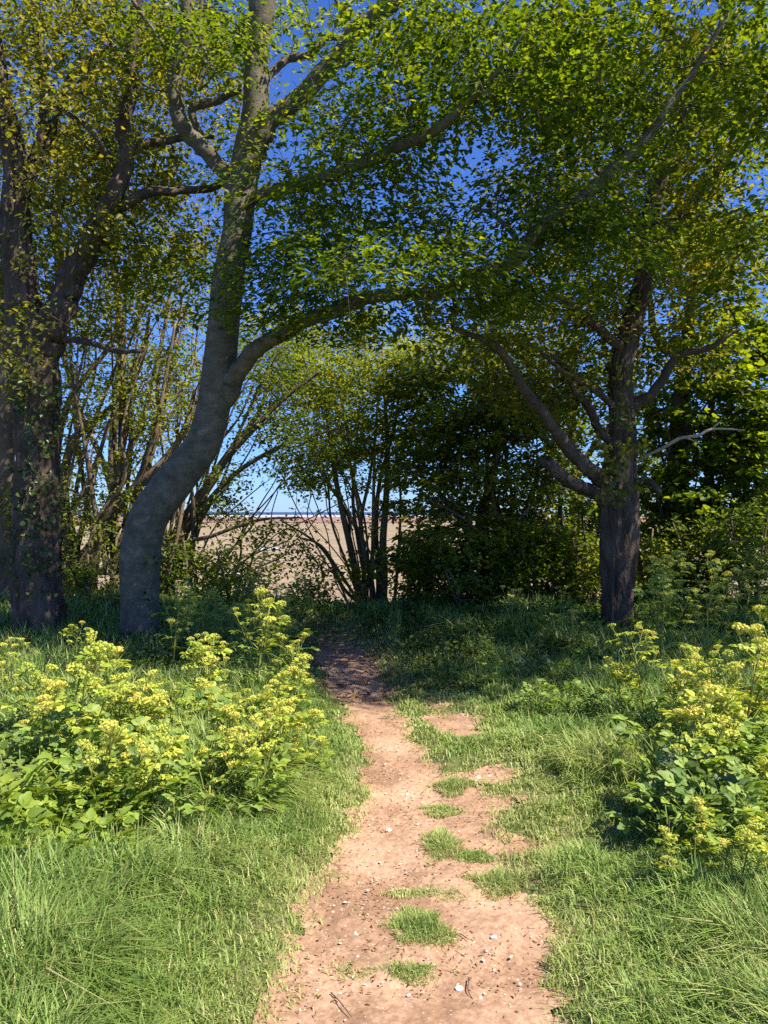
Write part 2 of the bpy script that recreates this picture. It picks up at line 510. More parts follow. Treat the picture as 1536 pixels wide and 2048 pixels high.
def grid_mesh(name, xs, ys, mat, zoff=0.0, keep=None, bump=None):
    X, Y = np.meshgrid(xs, ys)
    x, y = X.ravel(), Y.ravel()
    z = gz(x, y) + zoff
    if keep is None: z = z - .045 * (1 - sstep(-.06, .05, path_d(x, y, False))) * (y < 11)
    if bump is not None: z = z + bump(x, y)
    nx, ny = len(xs), len(ys)
    i = (np.arange(ny - 1)[:, None] * nx + np.arange(nx - 1)[None]).ravel()
    Q = np.stack([i, i + 1, i + 1 + nx, i + nx], 1)
    if keep is not None:
        k = keep(x, y)
        Q = Q[k[Q].all(1)]
    return mesh_np(name, np.stack([x, y, z], 1), [Q], mat, True)


gx = np.concatenate([np.linspace(-60, -9, 40), np.arange(-8.9, 8.9, .09), np.linspace(9, 60, 40)])
gy = np.concatenate([np.linspace(-12, 1.4, 20), np.arange(1.5, 13, .09), np.linspace(13.2, 40, 50)])
obj('ground', grid_mesh('ground', gx, gy, M['turf']), kind='structure', label='rough turf and earth of the wooded bank above the marsh')
obj('path', grid_mesh('path', np.arange(-1.6, 1.3, .022), np.arange(1.2, 10.2, .022), M['soil'], .006,
                      lambda x, y: path_d(x, y, False) < .10,
                      lambda x, y: (n2(x, y, 3.5, 30) - .5) * .030 + (n2(x, y, 7, 31) - .5) * .024 + (n2(x, y, 21, 32) - .5) * .014),
    kind='structure', label='bare trodden earth footpath winding over the rise')


def flat(name, x0, x1, y0, y1, z, mat, **kw):
    V = [(x0, y0, z), (x1, y0, z), (x1, y1, z), (x0, y1, z)]
    return obj(name, mesh_np(name, V, [np.array([[0, 1, 2, 3]])], mat), kind='structure', **kw)


MZ = -7.75
# marsh: gently hummocky sheet
mx = np.linspace(-420, 420, 160); my = np.concatenate([np.linspace(30, 120, 120), np.linspace(122, 720, 120)])
X, Y = np.meshgrid(mx, my); x, y = X.ravel(), Y.ravel()
z = MZ + (n2(x, y, .06, 41) - .5) * .5 + (n2(x, y, .25, 42) - .5) * .25
i = (np.arange(len(my) - 1)[:, None] * len(mx) + np.arange(len(mx) - 1)[None]).ravel()
obj('marsh', mesh_np('marsh', np.stack([x, y, z], 1), [np.stack([i, i + 1, i + 1 + len(mx), i + len(mx)], 1)], M['marsh'], True),
    kind='structure', label='flat tawny salt marsh below the bank')
flat('heath', -2500, 2500, 690, 1400, MZ + .35, M['heath'], label='reddish far edge of the marsh')
flat('sand', -6000, 6000, 1380, 2600, MZ + .2, M['sand'], label='pale sand strip beyond the marsh')
flat('sea', -40000, 40000, 2550, 45000, MZ + .3, M['sea'], label='thin blue line of sea at the horizon')


def pool(px, py, rx, ry, label):
    d = (EYE - MZ - .3) * F / (py - 1024)
    c = at(px, py, d)
    th = np.linspace(0, 2 * math.pi, 28, endpoint=False)
    rr = 1 + .25 * np.sin(th * 2 + px) + .15 * np.sin(th * 5 + py)
    dy = (EYE - MZ) * F * ry / (py - 1024) ** 2
    V = np.stack([c[0] + np.cos(th) * rr * rx / F * d, c[1] + np.sin(th) * rr * dy, np.full(28, c[2])], 1)
    V = np.vstack([V, [[c[0], c[1], c[2]]]])
    T = np.stack([np.arange(28), (np.arange(28) + 1) % 28, np.full(28, 28)], 1)
    obj('water_pool', mesh_np('water_pool', V, [T], M['pool']), kind='structure', label=label)


pool(541, 1097, 15, 3.5, 'small bright pool far out on the marsh')
pool(458, 1149, 17, 3, 'narrow bright pool on the near marsh behind the beech')
pool(800, 1116, 22, 2, 'thin bright pool on the marsh behind the slender stems')


# ------------------------------------------------------------------ trees
SH = 1.0 / math.tan(SUN_EL)
def shade_y(P):
    """where the shadow of a point falls on level ground (the y coordinate)"""
    h = SUN[:2] / np.linalg.norm(SUN[:2])
    return P[:, 1] - P[:, 2] * SH * h[1]


GAPS = [(945, 330, 55, 75), (905, 300, 40, 50), (760, 520, 38, 70), (925, 778, 34, 26), (990, 440, 40, 40), (800, 640, 45, 35),
        (1010, 60, 25, 40), (610, 110, 40, 50), (1270, 60, 30, 50), (540, 1000, 60, 40), (560, 170, 20, 30), (1490, 380, 40, 60),
        (310, 940, 40, 40), (330, 660, 40, 30), (210, 900, 40, 40)]


def proj(P):
    return 768 + P[:, 0] / P[:, 1] * F, 1024 - (P[:, 2] - EYE) / P[:, 1] * F


def sample_clumps(clumps, r):
    out = []
    for c in clumps:
        n = c[-1]
        u = r.normal(size=(n * 2, 3)); u = unit(u) * (r.random((n * 2, 1)) ** (1 / 2.4))
        if c[0] == 'w':
            P = np.array(c[1:4]) + u * np.array(c[4:7])
        elif c[0] == 's':      # canopy added up-sun to throw shade on a patch of ground: x0, x1, y0, y1, z0, z1
            q = r.random((n * 2, 3))
            zz = c[5] + q[:, 2] * (c[6] - c[5])
            P = np.stack([c[1] + q[:, 0] * (c[2] - c[1]) + zz * SUN[0] / SUN[2], c[3] + q[:, 1] * (c[4] - c[3]) + zz * SUN[1] / SUN[2], zz], 1)
        else:
            d = c[2] + u[:, 2] * c[5]
            px = c[0] + u[:, 0] * c[3]; py = c[1] + u[:, 1] * c[4]
            P = np.stack([(px - 768) / F * d, d, EYE - (py - 1024) / F * d], 1)
        k = shade_y(P) > 6.95 + (n2(P[:, 0], P[:, 2], .9, 51) - .5) * 1.1  # crowns trimmed so their shadow stays off the sunlit foreground
        k |= P[:, 2] < 2.0
        qx, qy = proj(P)
        for (gx_, gy_, ga, gb) in GAPS:
            k &= (((qx - gx_) / ga) ** 2 + ((qy - gy_) / gb) ** 2) > 1
        out.append(P[k][:n])
    return np.concatenate(out)


def spray_leaves(P, A, r, nl, size, L, layered, leafw=.58):
    """nl leaves about each spray centre P with axis A: a flat fan (layered=1) or a loose ball (layered=0)"""
    n = len(P)
    Pn = np.repeat(P, nl, 0); An = np.repeat(A, nl, 0)
    m = len(Pn)
    sz = size * (0.7 + .6 * np.repeat(r.random(n), nl))[:, None]
    up = np.array([0, 0, 1.0])
    tilt = np.repeat(r.normal(size=(n, 3)) * .22, nl, 0)
    Nn = unit(up + tilt)
    S = unit(np.cross(Nn, An))
    Fw = unit(np.cross(S, Nn))
    K = 7                                   # side twigs on a spray; the leaves sit along them
    kk = r.integers(0, K, (m, 1)); u = r.random((m, 1)) ** .8
    sg = np.where((kk % 2) == 0, 1.0, -1.0)
    t = -.75 + 1.25 * kk / (K - 1) + u * .38 + r.normal(size=(m, 1)) * .035
    sd = sg * u * .66 * (1.0 - .55 * np.abs(kk / (K - 1) - .35)) + r.normal(size=(m, 1)) * .045
    z = r.normal(size=(m, 1)) * .045 - .10 * u * u
    ball = unit(r.normal(size=(m, 3))) * (r.random((m, 1)) ** .4) * .75
    off = layered * (Fw * t + S * sd + Nn * z) + (1 - layered) * ball
    Q = Pn + off * sz
    D = unit(Fw * (.6 + .5 * r.random((m, 1))) + S * np.sign(sd) * (.3 + .9 * r.random((m, 1))) + r.normal(size=(m, 3)) * (.25 + .5 * (1 - layered)))
    D[:, 2] -= .18
    N = unit(Nn * (1.2 * layered + .45) + r.normal(size=(m, 3)) * (.33 + .45 * (1 - layered)))
    Ls = L * (.45 + .95 * r.random(m)); Ws = Ls * leafw * (.85 + .3 * r.random(m))
    return leaves(Q, D, N, Ls, Ws, .22, .14)


def make_tree(name, label, base, trunk, limbs, clumps, bark, leafm, seed, nl=55, spray=.55, leafL=.085, layered=.85,
              rough=None, tw_r=.011, group=None, cat='tree', extra=None, up_bias=0.0, sides=None, leafw=.58, flare=0.22, wscale=1.0, dscale=1.0):
    """trunk and limbs: lists of (photo x, photo y, distance, width in photo px); clumps: where leaf sprays hang"""
    r = np.random.default_rng(seed)
    base = np.asarray(base, float)
    root = obj(name, None, label=label, cat=cat, group=group, loc=base)
    root.empty_display_size = .3
    skel = []; skr = []
    def build(lines, pname, step, sd, fl=0.0):
        for li, line in enumerate(lines):
            A = np.array([[*at(p[0], p[1], p[2] * dscale), p[3] * wscale / F * p[2] * dscale / 2] for p in line])
            C = catmull(A, step)
            C[:, 3] = np.maximum(C[:, 3], .003)
            rad = C[:, 3].copy()
            if fl > 0:
                h = np.concatenate([[0], np.cumsum(np.linalg.norm(np.diff(C[:, :3], axis=0), axis=1))])
                rad = rad * (1 + fl * np.exp(-h / .22))
            else:
                s_ = np.arange(len(C))[:, None] * step
                wob = np.concatenate([vnoise(np.concatenate([s_ * 2.6, s_ * 0 + li * 3.7 + q_, s_ * 0 + seed], 1), 5)[:, None] - .5 for q_ in (0, 11, 23)], 1)
                C[1:, :3] += wob[1:] * np.minimum(rad[1:, None] * 1.5, .09)
                C[1:-1, :3] += (r.random((len(C) - 2, 3)) - .5) * rad[1:-1, None] * .3
            mb = MB()
            rmax = rad.max()
            ns = sd if sd else int(np.clip(rmax * 160, 6, 40))
            dsp = None
            if rough == 'rough': dsp = bark_rough(min(.060, rmax * .26), seed + li * 7)
            elif rough == 'smooth': dsp = bark_smooth(seed + li * 7)
            tube(mb, C[:, :3], rad, ns, dsp)
            pn = pname if pname == 'limb' or li == 0 else 'stem'
            obj(pn, mb.mesh(pn, bark, True, base), root)
            st = max(1, int(.12 / step))
            skel.append(C[::st, :3]); skr.append(C[::st, 3])
    build(trunk, 'trunk', .05, sides or 56, flare)
    nt0 = sum(len(s) for s in skel)
    build(limbs, 'limb', .06, None)
    SK = np.concatenate(skel); SR = np.concatenate(skr)
    low = SK[:, 2] < base[2] + (.9 if cat == 'tree' else .12)
    SK, SR = SK[~low], SR[~low]
    P = sample_clumps(clumps, r)
    d0 = np.array([np.min(np.linalg.norm(SK - p, axis=1)) for p in P])
    P = P[np.argsort(d0)]
    mb = MB(); AX = np.zeros_like(P)
    nodes = [SK]; nr = [SR]
    ALL = SK; AR = SR
    for i, p in enumerate(P):
        v = ALL - p
        dist = np.linalg.norm(v, axis=1)
        cost = dist * (1 + .35 * (ALL[:, 2] > p[2] + .15)) + .25 * (AR < .006)
        j = int(np.argmin(cost))
        a = ALL[j]; Ld = dist[j]
        n = max(3, int(Ld / .22) + 2)
        t = np.linspace(0, 1, n)[:, None]
        bow = np.array([0, 0, 1.0]) * Ld * (.10 + up_bias) * (r.random() - .2) + r.normal(size=3) * Ld * .09
        C = a * (1 - t) + p * t + bow * (4 * t * (1 - t)) + r.normal(size=(n, 3)) * .018 * np.sin(t * math.pi)
        r0 = min(AR[j] * .72, tw_r * (.35 + .75 * Ld) + .003)
        rad = r0 * (1 - t[:, 0]) + .0028 * t[:, 0]
        ax = unit(C[-1] - C[-2]); AX[i] = ax
        C2 = np.vstack([C, C[-1] + ax * spray * .55]); rad2 = np.append(rad, .0016)
        tube(mb, C2, rad2, 5 if r0 > .012 else 4, cap=False)
        ALL = np.vstack([ALL, C[1:]]); AR = np.append(AR, rad[1:])
    obj('twigs', mb.mesh('twigs', bark, True, base), root, kind='stuff')
    V, Q = spray_leaves(P, AX, r, nl, spray, leafL, layered, leafw)
    obj('crown', mesh_np('crown', V - base, [Q], leafm), root, kind='stuff')
    if extra: extra(root, base, r)
    return root


def g3(px, py):
    """point of the ground under a photograph pixel"""
    x, y = gp(px, py)
    return np.array([x, y, float(gz([x], [y])[0])])


def trunk_leaves(px0, px1, py0, py1, d, n, L, mat, name='ivy', spread=.12):
    def f(root, base, r):
        px = r.random(n) * (px1 - px0) + px0; py = py0 + (py1 - py0) * r.random(n)
        k = n2(px, py, .03, 61) > .45
        px, py = px[k], py[k]; m = len(px)
        d_ = d - .30 * np.sqrt(np.maximum(0, 1 - ((px - (px0 + px1) / 2) / ((px1 - px0) / 2)) ** 2)) - r.random(m) * spread + .03
        P = np.stack([(px - 768) / F * d_, d_, EYE - (py - 1024) / F * d_], 1)
        D = unit(r.normal(size=(m, 3)) * .7 + [0, -.4, -.5]); N = unit(r.normal(size=(m, 3)) * .5 + [0, -1, .4])
        Ls = L * (.6 + .7 * r.random(m))
        V, Q = leaves(P, D, N, Ls, Ls * .8, .15, .1)
        obj(name, mesh_np(name, V - base, [Q], mat), root, kind='stuff')
    return f


# --- the smooth grey beech with the S-shaped trunk
BB = at(284, 1330, 8.7); BB[2] = gz([BB[0]], [BB[1]])[0] - .05
make_tree('beech_tree', 'smooth grey beech with a snaking S-shaped trunk, left of the path', BB,
    [[(284, 1345, 8.7, 92), (281, 1250, 8.7, 80), (279, 1140, 8.7, 84), (284, 1080, 8.7, 82), (303, 1025, 8.7, 80), (350, 962, 8.7, 80), (400, 900, 8.7, 74),
      (424, 830, 8.7, 70), (438, 750, 8.7, 70), (446, 660, 8.7, 68), (456, 560, 8.7, 64), (474, 460, 8.7, 62), (479, 390, 8.7, 66), (496, 310, 8.7, 64), (510, 220, 8.65, 56),
      (512, 120, 8.6, 54), (526, 0, 8.5, 54), (545, -160, 8.4, 46), (530, -330, 8.3, 34), (560, -520, 8.2, 18)]],
    [[(448, 800, 8.7, 44), (488, 726, 8.5, 38), (560, 668, 8.2, 33), (650, 632, 7.9, 30), (740, 604, 7.6, 28), (840, 588, 7.4, 26), (940, 560, 7.3, 26), (1030, 520, 7.2, 27),
      (1085, 455, 7.15, 27), (1165, 400, 7.1, 26), (1240, 325, 7.0, 23), (1310, 260, 6.9, 19), (1380, 150, 6.8, 14), (1450, 40, 6.7, 8)],
     [(470, 390, 8.7, 44), (440, 330, 8.6, 34), (400, 288, 8.5, 34), (362, 248, 8.4, 34), (350, 195, 8.4, 30), (358, 130, 8.4, 29), (370, 60, 8.3, 27), (374, -20, 8.2, 25), (360, -200, 8.0, 18), (330, -380, 7.8, 9)],
     [(505, 330, 8.7, 50), (545, 240, 8.6, 44), (600, 195, 8.5, 40), (660, 125, 8.35, 38), (720, 58, 8.2, 36), (800, -10, 8.0, 34), (920, -120, 7.6, 26), (1080, -260, 7.0, 18), (1250, -420, 6.4, 9)],
     [(530, 190, 8.9, 20), (535, 150, 9.0, 18), (575, 125, 9.1, 17), (620, 115, 9.1, 16), (645, 82, 9.1, 15), (688, 72, 9.1, 13), (690, 40, 9.1, 11), (672, 0, 9.1, 9)],
     [(480, 180, 9.0, 16), (440, 200, 9.1, 17), (395, 215, 9.1, 20), (382, 232, 9.1, 18), (400, 266, 9.1, 14)],
     [(500, 400, 8.7, 30), (600, 370, 8.2, 27), (700, 335, 7.7, 25), (790, 298, 7.3, 24), (870, 265, 7.0, 21), (930, 212, 6.8, 17), (985, 160, 6.6, 12), (1040, 80, 6.4, 7)],
     [(365, 100, 8.4, 16), (330, 95, 8.3, 13), (300, 55, 8.2, 12), (265, 0, 8.1, 9)],
     [(395, 180, 8.4, 12), (408, 120, 8.4, 13), (400, 60, 8.5, 11), (410, -20, 8.5, 8)],
     [(1090, 452, 7.15, 18), (1112, 400, 7.2, 15), (1118, 350, 7.2, 10)],
     [(1035, 520, 7.2, 18), (1030, 470, 7.3, 12), (985, 430, 7.4, 10), (940, 418, 7.5, 7)]],
    [(590, 560, 7.9, 170, 100, .7, 52), (480, 350, 8.0, 90, 18, .3, 4), (380, 560, 9.2, 150, 130, .5, 24), (740, 530, 6.3, 110, 36, .4, 14), (690, 420, 7.6, 190, 110, .9, 48),
     (720, 640, 7.6, 230, 70, .6, 36), (900, 130, 7.2, 260, 190, 1.1, 105), (760, 250, 7.6, 170, 150, .9, 42), (1120, 250, 7.2, 240, 240, 1.2, 105), (1060, 440, 7.4, 210, 150, .9, 60), (1000, 600, 7.2, 170, 60, .6, 34),
     (860, 520, 6.8, 150, 60, .6, 30), (1330, 120, 7.0, 180, 160, 1.0, 46), (380, 70, 8.0, 130, 110, .9, 36), (600, 60, 8.8, 160, 110, 1., 22), (1250, 480, 7.4, 180, 120, .8, 34),
     (470, 560, 8.0, 90, 70, .3, 6),
     (620, 300, 8.6, 160, 130, .8, 30), (640, 480, 8.6, 200, 120, .8, 40), (850, 330, 8.3, 160, 160, .9, 40), (1000, 80, 8.0, 260, 120, .9, 60), (1150, 130, 7.6, 240, 180, 1.0, 60),
     ('s', -5.5, 1.5, 6.7, 10.2, 6.4, 9.2, 195), ('s', -1.6, .7, 6.8, 9.6, 6.4, 8.8, 60)],  # last two: unseen crown put overhead to shade trunks and path
    M['beech_bark'], M['leaf_beech'], 101, nl=52, spray=.58, leafL=.060, layered=.92, tw_r=.015, wscale=.94, rough='smooth', sides=48,
    extra=trunk_leaves(290, 330, 1000, 1200, 8.62, 60, .05, M['leaf_ivy']))

# --- the rough oak on the left with a forked, leaning second stem
LB = at(82, 1330, 8.9); LB[2] = gz([LB[0]], [LB[1]])[0] - .05
def left_oak_extra(root, base, r):
    trunk_leaves(20, 130, 760, 1190, 8.9, 620, .055, M['leaf_ivy'])(root, base, r)
make_tree('oak_tree', 'rough-barked oak wrapped in ivy at the left edge, forking into a leaning stem', LB,
    [[(82, 1345, 8.9, 118), (80, 1250, 8.9, 106), (78, 1150, 8.9, 104), (76, 1000, 8.9, 98), (74, 880, 8.9, 96), (72, 770, 8.9, 104), (62, 680, 8.9, 92), (46, 600, 8.9, 70), (34, 500, 8.9, 64),
      (34, 400, 8.9, 58), (32, 330, 8.9, 52), (14, 240, 8.9, 46), (-10, 120, 8.9, 40), (-30, -50, 8.8, 36), (-20, -300, 8.7, 26), (10, -520, 8.6, 12)]],
    [[(74, 800, 8.9, 70), (100, 700, 8.9, 66), (122, 630, 8.85, 64), (150, 555, 8.8, 58), (182, 490, 8.75, 52), (212, 435, 8.7, 48), (240, 380, 8.7, 42), (248, 310, 8.7, 36), (250, 240, 8.7, 34), (262, 150, 8.7, 26), (272, 60, 8.7, 22), (278, -60, 8.6, 18), (300, -260, 8.5, 10)],
     [(235, 420, 8.7, 26), (270, 400, 8.75, 24), (310, 388, 8.8, 22), (360, 382, 8.9, 19), (425, 368, 9.0, 16), (470, 350, 9.1, 10)],
     [(246, 330, 8.7, 24), (270, 298, 8.7, 22), (310, 284, 8.8, 20), (370, 272, 8.9, 15), (430, 275, 9.0, 9)],
     [(225, 320, 8.7, 14), (190, 270, 8.6, 13), (155, 235, 8.6, 12), (115, 210, 8.6, 9)],
     [(55, 360, 9.0, 34), (78, 310, 9.1, 32), (92, 240, 9.2, 28), (84, 150, 9.3, 24), (70, 60, 9.4, 20), (64, -80, 9.4, 15)],
     [(85, 330, 9.1, 18), (130, 180, 9.2, 16), (170, 130, 9.2, 13), (220, 90, 9.2, 10)],
     [(130, 680, 8.8, 16), (180, 682, 8.6, 14), (230, 700, 8.5, 12), (285, 700, 8.5, 8)]],
    [(150, 150, 9.0, 260, 220, 1.3, 105), (330, 150, 10.2, 170, 190, 1.0, 60), (100, 420, 9.0, 200, 170, 1.0, 50), (60, 700, 8.3, 110, 120, .4, 7), (250, 560, 9.3, 160, 130, .8, 30), (230, 330, 9.2, 140, 110, .7, 26),
     (80, 560, 9.6, 160, 160, .8, 40), (330, 420, 9.8, 170, 170, .9, 55), (160, 60, 9.6, 230, 120, 1.0, 50), (420, 80, 10.4, 130, 160, .8, 40),
     ('s', -9.5, -4.5, 6.9, 10.0, 6.5, 9.5, 80)],
    M['oak_bark'], M['leaf_oak'], 202, nl=56, spray=.52, leafL=.063, layered=.45, tw_r=.015, wscale=.84, rough='rough', extra=left_oak_extra)

# --- the oak on the right
RB = at(1235, 1272, 9.2); RB[2] = gz([RB[0]], [RB[1]])[0] - .05
def right_oak_extra(root, base, r):
    trunk_leaves(1195, 1300, 880, 1010, 9.16, 260, .06, M['leaf_oak'], 'shoots', .35)(root, base, r)
    trunk_leaves(1225, 1300, 720, 860, 9.16, 160, .05, M['leaf_oak'], 'shoots', .3)(root, base, r)
make_tree('oak_tree', 'dark rough-barked oak with outstretched limbs, right of the path', RB,
    [[(1235, 1310, 10, 66), (1235, 1200, 10, 60), (1238, 1130, 10, 70), (1240, 1050, 10, 76), (1238, 960, 10, 70), (1240, 900, 10, 60), (1242, 820, 10, 50), (1243, 740, 10, 42), (1258, 680, 10, 42), (1276, 600, 10, 40), (1296, 510, 10, 32),
      (1310, 400, 10, 34), (1345, 290, 10, 30), (1372, 200, 10, 26), (1362, 110, 9.9, 28), (1335, 60, 9.9, 27), (1312, 0, 9.8, 24), (1300, -140, 9.7, 20), (1340, -340, 9.5, 12)]],
    [[(1225, 1000, 10, 40), (1180, 974, 9.8, 32), (1135, 966, 9.6, 27), (1105, 940, 9.4, 24), (1082, 924, 9.3, 12)],
     [(1230, 985, 10, 40), (1185, 945, 9.7, 34), (1145, 905, 9.5, 30), (1110, 862, 9.3, 26), (1078, 815, 9.1, 24), (1045, 772, 8.9, 21), (1010, 715, 8.7, 18), (965, 680, 8.5, 14), (905, 655, 8.3, 9)],
     [(1232, 890, 10, 22), (1205, 870, 9.9, 20), (1182, 825, 9.8, 18), (1150, 785, 9.7, 14), (1125, 745, 9.6, 11), (1080, 700, 9.5, 7)],
     [(1240, 820, 10, 20), (1205, 798, 9.9, 16), (1170, 770, 9.8, 14), (1130, 735, 9.7, 10), (1090, 690, 9.6, 6)],
     [(1262, 820, 10, 30), (1300, 785, 9.9, 24), (1340, 735, 9.8, 21), (1370, 706, 9.7, 17), (1420, 690, 9.6, 12), (1480, 660, 9.5, 7)],
     [(1262, 700, 10, 24), (1225, 680, 9.9, 20), (1180, 640, 9.8, 17), (1130, 600, 9.7, 13), (1080, 580, 9.6, 8)],
     [(1290, 560, 10, 22), (1330, 480, 10, 18), (1390, 400, 10, 14), (1450, 330, 9.9, 9)],
     [(1300, 480, 10, 20), (1240, 400, 10, 16), (1190, 330, 10, 11), (1150, 260, 10, 7)],
     [(1345, 290, 10, 18), (1400, 210, 10.2, 14), (1440, 110, 10.3, 10), (1460, 0, 10.4, 7)],
     [(1252, 980, 10, 26), (1290, 965, 9.8, 18), (1320, 985, 9.6, 10)]],
    [(1280, 420, 10, 260, 230, 1.2, 105), (1150, 640, 9.6, 200, 90, .8, 50), (1420, 480, 10, 150, 200, 1.1, 70), (1330, 700, 9.6, 150, 90, .6, 34), (1130, 800, 9.3, 130, 110, .5, 30), (1060, 760, 9.0, 110, 90, .5, 20), (1250, 200, 10.2, 250, 170, 1.0, 50), (1000, 690, 8.8, 120, 60, .5, 16),
     (1330, 300, 10.4, 230, 250, 1.0, 70), (1450, 250, 9.6, 110, 250, .9, 55), (1130, 480, 10.2, 200, 200, .9, 55), (960, 560, 9.6, 170, 130, .8, 30),
     ('s', -1.5, 2.8, 6.7, 10.2, 6.0, 9.6, 130), ('s', -2.6, 3.4, 6.9, 8.9, 5.4, 7.6, 60)],  # unseen crown added overhead to deepen the shade band
    M['oak_bark'], M['leaf_oak'], 303, nl=44, spray=.54, leafL=.068, layered=.65, tw_r=.015, wscale=.88, dscale=.92, rough='rough', extra=right_oak_extra)
# a dead bleached branch is part of the oak
_mb = MB(); _A = np.array([[*at(a, b, c), w / F * c / 2] for a, b, c, w in [(1255, 938, 9.2, 7), (1292, 912, 9.0, 6), (1325, 896, 8.9, 7), (1362, 876, 8.8, 6), (1395, 872, 8.7, 6), (1425, 858, 8.7, 5), (1490, 860, 8.6, 2.5)]])
_C = catmull(_A, .06); tube(_mb, _C[:, :3], _C[:, 3], 7)
for a, b in (((1425, 858, 8.7), (1444, 840, 8.65)), ((1370, 876, 8.79), (1400, 888, 8.7))):
    tube(_mb, np.array([at(*a), (at(*a) + at(*b)) / 2 + [0, 0, .01], at(*b)]), [.009, .006, .003], 5)
_root = [o for o in bpy.data.objects if o.name.startswith('oak_tree')][-1]
obj('dead_branch', _mb.mesh('dead_branch', M['dead_wood'], True, RB), _root, label='bleached dead branch')


def back_tree(name, label, bpx, d, stems, clumps, leafm, seed, bark='thin_bark', **kw):
    x = (bpx - 768) / F * d
    b = np.array([x, d, float(gz([x], [d])[0]) - .1])
    bpy_ = 1024 - (b[2] - EYE) / d * F
    first = []
    for s in stems:
        s = list(s)
        w = s[0][3]
        x0 = s[0][0]
        s = [(x0 + (bpx - x0) * .35, bpy_ + 6, d, w * 1.1)] + s if s[0][1] < bpy_ - 6 else s
        first.append(s)
    kw.setdefault('sides', 14)
    q = np.random.default_rng(seed + 5)
    for (xa, xb, ya, xt, xu, yt, w, n) in kw.pop('auto', []):      # n more thin stems: foot x range, foot y, top x range, top y, width
        for k in range(n):
            x0 = xa + (xb - xa) * q.random(); x1 = xt + (xu - xt) * q.random(); y1 = yt + 90 * q.normal() * .5
            dd = d + q.normal() * .35; ww = w * (.55 + .6 * q.random()); bow = q.normal() * 26
            pts = []
            for t in (0, .22, .42, .6, .78, 1.0):
                pts.append((x0 + (x1 - x0) * t ** 1.25 + bow * math.sin(t * 3.14) + q.normal() * 9 * (t > 0), ya + (y1 - ya) * t, dd + q.normal() * .08, max(2.2, ww * (1 - .8 * t))))
            first.append(pts)
    return make_tree(name, label, b, first, kw.pop('limbs', []), clumps, M[bark], leafm, seed, flare=.15, **kw)


# --- thicket on the left, behind the beech
back_tree('hawthorn_tree', 'crooked many-stemmed hawthorn between the left oak and the beech', 150, 11.6,
    [[(135, 1165, 11.6, 34), (190, 1092, 11.6, 32), (225, 1025, 11.5, 28), (262, 985, 11.5, 22), (305, 945, 11.4, 18), (345, 900, 11.4, 14), (372, 850, 11.3, 11), (390, 780, 11.3, 7)],
     [(160, 1150, 11.7, 22), (130, 1000, 11.8, 18), (142, 890, 11.9, 17), (190, 842, 12, 15), (248, 790, 12, 12), (285, 715, 12, 10), (300, 620, 12, 6)],
     [(175, 1120, 11.6, 16), (235, 960, 11.8, 16), (244, 850, 12, 14), (246, 720, 12, 11), (250, 600, 12.1, 8), (262, 480, 12.1, 5)],
     [(120, 1100, 11.8, 15), (115, 900, 12, 15), (140, 800, 12.1, 13), (180, 742, 12.1, 11), (225, 680, 12.1, 9), (240, 590, 12, 5)],
     [(200, 1080, 11.5, 14), (270, 970, 11.3, 12), (310, 870, 11.2, 10), (330, 760, 11.2, 8), (350, 650, 11.1, 5)],
     [(150, 1180, 11.6, 12), (230, 1120, 11.4, 9), (290, 1065, 11.3, 7)]],
    [(230, 700, 12, 190, 220, 1.2, 85), (150, 850, 11.8, 120, 180, .9, 30), (330, 780, 11.4, 100, 160, .7, 34), (200, 1060, 11.2, 150, 90, .6, 34), (300, 560, 12, 150, 110, 1, 40), (200, 960, 11.8, 130, 90, .7, 24), (250, 860, 12.1, 150, 90, .8, 26)],
    M['leaf_light'], 404, auto=[(90, 240, 1150, 110, 420, 520, 11, 14), (120, 260, 1150, 260, 480, 760, 9, 8)], nl=40, spray=.50, leafL=.060, layered=.4)
back_tree('hawthorn_tree', 'hawthorn with bare leaning stems just behind the beech trunk', 330, 12.2,
    [[(325, 1150, 12.2, 26), (348, 1100, 12.2, 24), (385, 1030, 12.1, 22), (412, 978, 12, 19), (452, 918, 11.9, 15), (505, 860, 11.8, 12), (565, 800, 11.7, 9), (640, 742, 11.6, 6)],
     [(340, 1120, 12.3, 20), (372, 1040, 12.4, 18), (420, 960, 12.5, 14), (470, 888, 12.5, 11), (520, 820, 12.6, 8), (540, 740, 12.6, 5)],
     [(350, 1090, 12.2, 14), (410, 1010, 12.0, 12), (480, 940, 11.8, 10), (570, 890, 11.6, 8), (680, 855, 11.4, 5)],
     [(330, 1120, 12.1, 14), (330, 1000, 12.3, 13), (370, 900, 12.4, 11), (400, 800, 12.5, 8), (390, 700, 12.5, 5)],
     [(345, 1110, 11.9, 10), (430, 1070, 11.6, 8), (520, 1040, 11.4, 6), (600, 1035, 11.2, 4)]],
    [(520, 800, 11.9, 140, 130, .9, 60), (610, 880, 11.6, 130, 80, .7, 36), (400, 720, 12.5, 130, 110, .8, 26), (420, 960, 11.8, 70, 60, .5, 10), (520, 1055, 11.4, 110, 40, .5, 14), (390, 1130, 11.5, 110, 50, .4, 20), (560, 690, 12.2, 120, 70, .8, 30), (470, 1010, 11.8, 110, 50, .5, 16), (560, 950, 11.7, 110, 50, .6, 20), (580, 1110, 11.4, 80, 30, .4, 10)],
    M['leaf_thicket'], 505, auto=[(310, 380, 1150, 380, 700, 700, 10, 12), (300, 400, 1160, 240, 420, 640, 9, 7), (380, 460, 1180, 420, 700, 980, 6, 8)], nl=42, spray=.50, leafL=.058, layered=.5)
